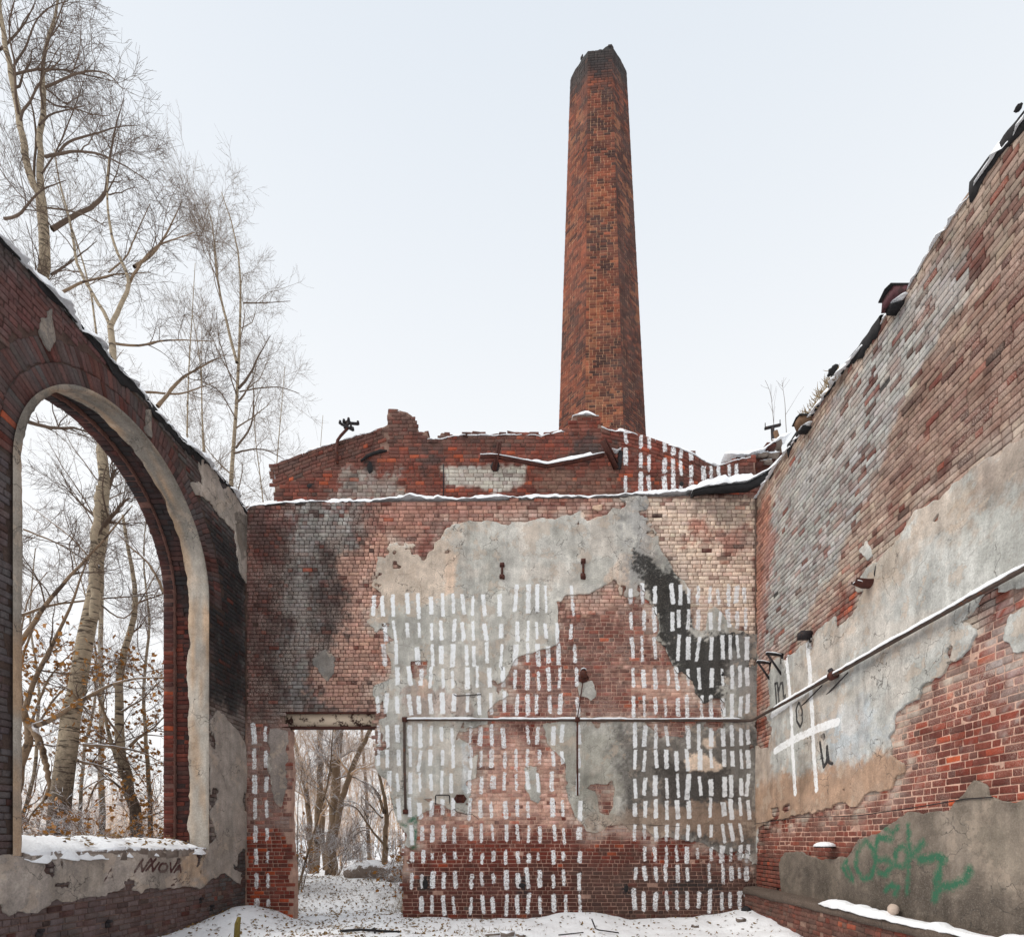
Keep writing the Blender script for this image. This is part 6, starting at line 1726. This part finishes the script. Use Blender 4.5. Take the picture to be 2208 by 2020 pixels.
# big birch over the window wall
Y = 13.5
tree('birch_tree', 'large forked birch rising out of the picture over the window wall', [
    ([at(-160, 1900, Y), at(-70, 1300, Y), at(25, 900, Y), at(78, 700, Y)] + dep([(298, 1844), (305, 1500), (270, 1300)], Y, 0, A0), .18, .11),
    (dep([(270, 1300), (220, 1250), (170, 1050), (120, 750), (75, 500), (20, 200), (0, 80), (-20, -150)], Y, -.6, A0), .085, .04),
    (dep([(275, 1300), (265, 1200), (270, 950), (270, 820), (295, 650), (295, 570), (265, 450), (310, 280), (370, 120), (400, -100)], Y, .8, A0), .08, .02)],
    [(dep(p, Y, d, A0), r, .008) for p, d, r in (
        ([(345, 1520), (460, 1440), (560, 1390), (700, 1340), (715, 1200), (720, 1100), (760, 850), (820, 650)], 1.5, .06),
        ([(340, 1820), (480, 1730), (640, 1600)], 1.0, .03), ([(300, 1040), (480, 1000), (640, 1010), (800, 1080), (980, 1200)], -1.2, .035),
        ([(390, 1010), (430, 950), (520, 910), (640, 890), (760, 840), (930, 830)], 1.2, .03), ([(300, 580), (450, 510), (580, 465), (720, 480), (810, 590)], -.8, .028),
        ([(260, 830), (330, 760), (440, 730), (560, 700)], .9, .025), ([(30, 1450), (130, 1430), (180, 1350), (280, 1250), (440, 1195)], -1.0, .035),
        ([(90, 440), (170, 320), (240, 120), (330, 40), (450, 10)], .8, .025), ([(220, 1250), (245, 850), (200, 640), (120, 480), (60, 250)], .6, .03), ([(0, 330), (90, 250), (180, 130), (240, 0)], .5, .03),
        ([(310, 1380), (430, 1390), (560, 1420), (700, 1500)], -1, .02), ([(340, 1500), (200, 1350), (90, 1250), (0, 1120)], .8, .02), ([(280, 1150), (380, 1000), (500, 700), (560, 520)], 1.2, .02))],
    (8, 6, 3, 1.0), auto=(5, 1.5, 3.5))
# birch seen through the window and above the wall
Y = 12.3
tree('birch_tree', 'leaning thick birch right behind the arched window', [
    ([at(112, 1900, Y)] + dep([(230, 1400), (260, 1200), (290, 1050), (300, 850), (340, 700), (370, 600), (400, 400), (415, 300), (430, 120), (440, 0)], Y, .2, A6) + dep([(575, 1450), (610, 1150), (640, 920), (610, 780)], Y + .2, .2, A5), .24, .065),
    (dep([(610, 780), (540, 640), (430, 470), (390, 200), (330, 0), (300, -200)], Y + .4, 1.0, A5), .045, .012),
    (dep([(610, 780), (700, 600), (720, 500), (640, 370), (600, 200), (590, 0), (600, -150)], Y + .4, -.6, A5), .05, .012),
    (dep([(400, 500), (395, 330), (405, 100), (420, -60)], Y - .1, -.2, A6), .10, .06)],
    [(dep(p, Y, d, A6), r, .01) for p, d, r in (
        ([(95, 930), (110, 850), (160, 730), (220, 600), (280, 500), (330, 360), (380, 220)], -1.0, .06), ([(60, 640), (95, 580), (200, 430), (300, 310), (420, 190), (560, 20)], -1.4, .055),
        ([(150, 950), (250, 910), (320, 860), (400, 810), (500, 760), (600, 745), (720, 745)], -.8, .065), ([(350, 1030), (500, 1040), (600, 1060), (710, 1120)], 1.2, .045),
        ([(70, 490), (200, 440), (400, 415), (600, 400), (690, 395)], 1.0, .035), ([(330, 850), (300, 800), (260, 780), (200, 800)], -.5, .03), ([(330, 1100), (420, 1120), (520, 1160)], .9, .04),
        ([(430, 440), (520, 520), (610, 400), (690, 250)], 1.0, .02), ([(100, 120), (250, 180), (380, 260), (420, 330)], .6, .025), ([(420, 280), (300, 150), (180, 60), (100, 0)], .7, .03))] +
    [(dep(p, Y + .4, d, A5), r, .008) for p, d, r in (([(740, 450), (820, 400), (900, 310), (1000, 100)], 1, .04), ([(700, 560), (760, 450), (860, 330), (1075, 260)], -1, .03), ([(320, 600), (460, 530), (640, 490), (830, 480)], .5, .035), ([(600, 480), (700, 400), (760, 250), (830, 100)], 1.2, .02), ([(620, 870), (780, 890), (900, 850), (1190, 860)], .8, .03), ([(800, 1140), (990, 1155), (1190, 1085)], 1, .03), ([(870, 1220), (1000, 1060), (1150, 980), (1250, 930)], 1.5, .045))],
    (7, 6, 4, .8), bm='bark', wm='twig', leaves=500, auto=(2, 1, 2))
Y = 13.2
tree('birch_tree', 'slim snow plastered birch at the window centre right', [
    ([at(310, 1900, Y)] + dep([(590, 1400), (560, 1290), (535, 1200), (512, 1050), (512, 900), (500, 750), (530, 600), (590, 470), (560, 300), (520, 60)], Y, .5, A6), .15, .03),
    (dep([(525, 1170), (470, 1020), (430, 850), (400, 790)], Y, .4, A6), .06, .02)],
    [(dep(p, Y, d, A6), r, .01) for p, d, r in (([(545, 1040), (600, 990), (650, 960), (705, 900)], .5, .05), ([(590, 1345), (640, 1330), (710, 1300)], -.4, .045), ([(515, 890), (600, 840), (680, 760)], .6, .03), ([(512, 1000), (440, 900), (400, 780), (390, 700)], -.5, .03), ([(540, 1240), (450, 1160), (400, 1200), (360, 1330)], -.5, .04), ([(530, 1150), (470, 1110), (350, 1085)], .8, .035), ([(700, 390), (640, 270), (560, 200), (480, 120)], .6, .06))],
    (7, 6, 4, .6), bm='bark', wm='twigsnow', leaves=350, auto=(5, .8, 1.8))
Y = 12.6
tree('maple_tree', 'dark crooked tree with orange leaves at the near window jamb', [
    ([at(40, 1900, Y)] + dep([(60, 1300), (90, 1100), (130, 1000), (120, 940), (95, 900), (110, 850)], Y, .1, A6), .13, .07),
    (dep([(125, 945), (160, 1000), (185, 1080), (215, 1210), (190, 1260)], Y, -.2, A6), .085, .04)],
    [(dep(p, Y, d, A6), r, .008) for p, d, r in (([(95, 900), (80, 700), (150, 500), (260, 350)], .6, .04), ([(130, 950), (200, 750), (300, 640), (380, 600)], .8, .03), ([(130, 1000), (250, 800), (420, 700), (560, 640)], 1.2, .03), ([(60, 700), (120, 400), (200, 300)], .5, .025), ([(190, 1260), (130, 1330), (100, 1400)], .2, .03), ([(100, 1000), (220, 1040), (420, 1020)], .7, .03))],
    (8, 7, 3, .55), tm='bark', bm='bark', wm='twigsnow', leaves=1700)
for Y, pts, r_, lab in ((14.2, [(640, 1500), (630, 1150), (600, 800), (640, 520), (600, 250), (620, 60)], .07, 'thin birch right of the slim one in the window'),
                        (15.5, [(330, 1450), (350, 1100), (420, 750), (380, 450), (300, 200)], .06, 'thin bent tree crossing behind the leaning birch'),
                        (14.6, [(60, 1450), (150, 1150), (170, 800), (120, 500), (150, 200)], .06, 'thin tree beside the near window jamb')):
    P = dep(pts, Y, .4, A6); P = [np.array([P[0][0], P[0][1], .3])] + P
    tree('window_tree', lab, [(P, r_, .012)], [], (5, 6, 3, .75), wm='twigsnow', auto=(15, .8, 2.2, (30, 65), .05, .12), leaves=260)
# farther birches over the wall
Y = 21.0
tree('birch_tree', 'tall slender birch between the window wall and the gable', [
    ([at(500, 1900, Y)] + dep([(300, 1700), (325, 1350), (345, 1150), (350, 900), (365, 650), (360, 450), (320, 250), (250, 90)], Y, .5, A4), .16, .015),
    (dep([(335, 1030), (290, 850), (240, 650), (215, 450), (200, 250), (170, 160)], Y, .6, A4), .06, .012)],
    [(dep(p, Y, d, A4), r, .01) for p, d, r in (([(345, 1170), (400, 1110), (450, 1000), (520, 880)], .8, .05), ([(350, 1190), (450, 1170), (570, 1160), (680, 1200)], -1, .03), ([(320, 1530), (420, 1505), (500, 1510), (610, 1570)], .8, .035), ([(330, 1340), (240, 1180), (120, 1120)], .8, .03), ([(330, 1200), (280, 1050), (235, 900), (220, 750)], 1, .03), ([(370, 700), (480, 700), (630, 690)], .8, .025), ([(330, 1500), (420, 1380), (430, 1200), (420, 1080)], 1.0, .04))],
    (6, 6, 3, 1.15), wm='twigpale', auto=(15, 1.8, 4.0, (30, 50), .05, .3))
small = [
    (26.0, A4, [(540, 1800), (560, 1500), (585, 1250), (600, 1050)], .08, 'thin young birch just clear of the gable end', 9),
    (24.0, A4, [(490, 1800), (450, 1580), (425, 1380), (430, 1200), (425, 1120)], .07, 'thin crooked birch beside the gable end', 8),
    (23.0, A4, [(60, 1500), (65, 1050), (85, 850), (100, 550), (105, 480)], .09, 'straight thin birch above the middle of the sloping wall top', 11),
    (25.0, A4, [(170, 1560), (150, 1450), (130, 1250), (150, 1000), (140, 850)], .09, 'brownish thin birch behind the tall slender one', 10),
    (18.0, A5, [(560, 1000), (500, 520), (440, 330), (360, 150), (300, -50)], .10, 'pale slim birch leaning behind the large forked one', 12),
    (28.0, A4, [(780, 1700), (800, 1450), (810, 1320)], .05, 'faint far sapling above the gable slope', 6),
    (19.0, A5, [(1130, 1560), (1110, 1250), (1120, 1000), (1060, 700)], .08, 'slim birch standing low behind the snowy wall top', 10),
]
for Y, o_, pts, r_, lab, na_ in small:
    P = dep(pts, Y, .3, o_); P = [np.array([P[0][0], P[0][1], .2])] + P
    tree('young_birch', lab, [(P, r_, .012)], [], (4, 5, 2, 1.05), wm='twigpale', auto=(na_ * 2, 1.2, 3.0, (28, 55), .05, .35), group='young birches behind the wall')

# trees framed by the doorway
Y = 17.0
tree('grove_tree', 'thickest leaning trunk seen through the doorway', [
    ([at(708, 1960, Y)] + dep([(390, 1400), (430, 1000), (430, 600), (470, 250), (480, 0), (470, -600)], Y, .6, A7), .20, .10),
    (dep([(430, 1050), (480, 800), (530, 650), (590, 480), (700, 280), (820, 0)], Y, -.4, A7), .11, .05)],
    [(dep(p, Y, d, A7), r, .01) for p, d, r in (([(440, 640), (520, 600), (640, 640), (720, 740), (790, 900)], .8, .03), ([(430, 900), (330, 720), (180, 640)], -.8, .03), ([(470, 820), (600, 850), (660, 950), (690, 1000)], .6, .03), ([(440, 500), (560, 420), (700, 400)], .8, .025))],
    (8, 7, 4, .7), tm='bark', bm='bark', wm='warmtwig', auto=(8, 1, 2.5))
for Y, pts, r_, lab in ((17.8, [(280, 1300), (300, 1000), (320, 600), (320, 250), (330, -400)], .13, 'straight grey trunk in the middle of the doorway'),
                        (18.5, [(250, 1250), (240, 950), (200, 600), (120, 350), (90, 250), (0, -300)], .11, 'trunk bending left inside the doorway'),
                        (19.5, [(360, 1300), (330, 900), (360, 700), (470, 400), (560, -300)], .10, 'slim trunk crossing behind the thickest one'),
                        (21.5, [(700, 1380), (680, 800), (640, 300), (600, -300)], .09, 'pale far trunk at the right of the doorway')):
    P = dep(pts, Y, .4, A7); P = [np.array([P[0][0], P[0][1], .4])] + P
    tree('grove_tree', lab, [(P, r_, r_ * .4)], [], (6, 6, 4, .8), tm='bark', wm='warmtwig', auto=(14, .8, 2.4, (30, 70), .03, .15))
Y = 15.2
tree('willow_tree', 'small tree with snowy arching boughs at the doorway right', [
    ([at(818, 1950, Y)] + dep([(800, 1440), (815, 1200), (825, 1000), (830, 880), (800, 700), (770, 600)], Y, .2, A7), .11, .04)],
    [(dep(p, Y, d, A7), r, .012) for p, d, r in (([(805, 1130), (760, 1080), (700, 1010), (640, 900), (590, 840), (490, 815)], -.5, .04), ([(795, 930), (720, 850), (635, 770)], .3, .045), ([(805, 900), (770, 780), (730, 700), (660, 650), (600, 640)], .5, .03), ([(810, 890), (780, 760), (720, 690)], -.4, .025),
        ([(700, 1030), (640, 1020), (570, 1080), (500, 1195)], -.3, .025), ([(690, 1010), (620, 1000), (560, 1040), (510, 1110)], .3, .02), ([(700, 1000), (650, 860), (600, 810), (500, 800)], .3, .025), ([(830, 950), (870, 860), (950, 850)], .2, .02), ([(800, 1260), (760, 1265), (720, 1250)], .2, .025))],
    (6, 6, 3, .4), tm='bark', bm='bark', wm='twigsnow')
Y = 13.4
tree('sapling', 'thin dark sapling slanting across the doorway left', [
    ([at(632, 1962, Y)] + dep([(110, 1610), (200, 1300), (300, 950), (390, 650), (420, 250), (430, 0)], Y, .5, A7), .035, .01),
    (dep([(155, 1600), (145, 1200), (150, 800), (190, 500)], Y, .4, A7), .018, .006), (dep([(250, 1380), (380, 1280), (500, 1190), (560, 1150)], Y, .4, A7), .015, .006)],
    [], (5, 5, 3, .45), tm='bark', wm='twigsnow', auto=(10, .5, 1.4, (30, 60), .05, .2))
def shrub(lab, x, y, n, hgt, spread, leaves=0, mt='twigsnow', name='shrub'):
    b = np.array([x, y, gz(x, y) - .05]); ts = []
    for i in range(n):
        a = tr_.uniform(0, 6.28); s = tr_.uniform(.3, 1) * spread; h = hgt * tr_.uniform(.6, 1.1)
        d = np.array([math.cos(a), math.sin(a), 0]); ts.append(([b + d * .15 * tr_.random(), b + d * s * .45 + [0, 0, h * .7], b + d * s + [0, 0, h * tr_.uniform(.75, 1.05)]], .016, .004))
    tree(name, lab, ts, [], (3, 4, 2, .42), tm='bark', wm=mt, auto=(5, .3, .9, (25, 70), .0, .2), leaves=leaves, cat='shrub')
shrub('tangled snowy shrub at the left foot of the doorway', -6.1, 14.0, 7, 1.2, .8, 200)
shrub('low snowy shrub in the middle of the doorway view', -6.0, 16.4, 7, 1.3, 1.0, 60)
shrub('dry yellow shrub at the right foot of the doorway', -3.05, 13.4, 7, .7, .35, 300, 'twigsnow')
shrub('grey snowy thicket behind the boulder', -5.0, 18.5, 8, 1.5, 1.5)
shrub('tangled shrub with brown leaves behind the window sill', -8.6, 10.6, 6, 2.2, 1.2, 220)
shrub('orange leaved shrub behind the far window jamb', -9.6, 13.2, 6, 2.3, 1.3, 420)
shrub('dense bare shrub far behind the window', -12.6, 15.8, 6, 2.6, 2.0, 60)
shrub('dense bare shrub beyond the near window jamb', -12.8, 13.6, 6, 2.8, 2.0, 160)
# bare twigs rising behind the wall corner on the right
r = empty('wall_sapling', 'faint leafless sapling growing behind the upper right corner', 'sapling', loc=tuple(at(1670, 1000, 13)))
P = np.stack([smooth(dep(p, 13, .2, (1640, 820, 10.24)), 12) for p in ([(320, 1300), (290, 950), (260, 600), (240, 380), (200, 180), (100, 0)], [(570, 1150), (550, 800), (540, 450), (500, 250), (470, 0)])])
V, q = tubes(P, np.tile(np.linspace(.010, .004, 12), (2, 1)), 4); put(mk('stem', V, q, M['twig']), r)
a, b = grow(P, np.tile(np.linspace(.010, .004, 12), (2, 1)), 7, (.3, .8), (25, 45), .05, .08, 5, .6); V, q = tubes(a, b, 3); put(mk('crown', V, q, M['twig']), r)
# far wood
def wood(name, lab, slopes, y0, y1, n, h, seed):
    global tr_
    keep = tr_; tr_ = np.random.default_rng(seed)
    yy = tr_.uniform(y0, y1, n); xx = yy * tr_.uniform(slopes[0], slopes[1], n); hh = tr_.uniform(.5, 1.0, n) * h
    b = np.stack([xx, yy, ground_z(xx, yy)], 1)
    t = np.linspace(0, 1, 9)[None, :, None]; lean = tr_.normal(0, .09, (n, 1, 2))
    P = np.repeat(b[:, None], 9, 1); P[..., 2] += hh[:, None] * t[..., 0]; P[..., :2] += lean * t * hh[:, None, None] + np.cumsum(tr_.normal(0, .06, (n, 9, 2)), 1)
    R = np.linspace(1, .25, 9)[None] * tr_.uniform(.03, .09, n)[:, None]
    VV, QQ, off = [], [], 0
    g1 = grow(P, R, 13, (.8, 2.8), (30, 70), .04, .15, 6, .4, .08, .006); g2 = grow(*g1, 5, (.4, 1.3), (25, 60), .03, .18, 4, .6, .1, .005); g3 = grow(*g2, 2, (.3, .8), (25, 60), .03, .18, 3, .7, .1, .0045)
    for (a, b_), k in (((P, R), 5), (g1, 3), (g2, 3), (g3, 3)):
        V, q = tubes(a, b_, k); VV.append(V); QQ.append(q + off); off += len(V)
    tr_ = keep
    tag(mk(name, np.concatenate(VV), np.concatenate(QQ), M['warmtwig']), lab, 'wood', kind='stuff')
wood('far_wood', 'far brown winter wood behind the doorway', (-.52, -.19), 22, 50, 70, 9, 3)
wood('far_wood', 'far bare winter wood behind the arched window', (-1.05, -.6), 21, 44, 70, 4.5, 4)
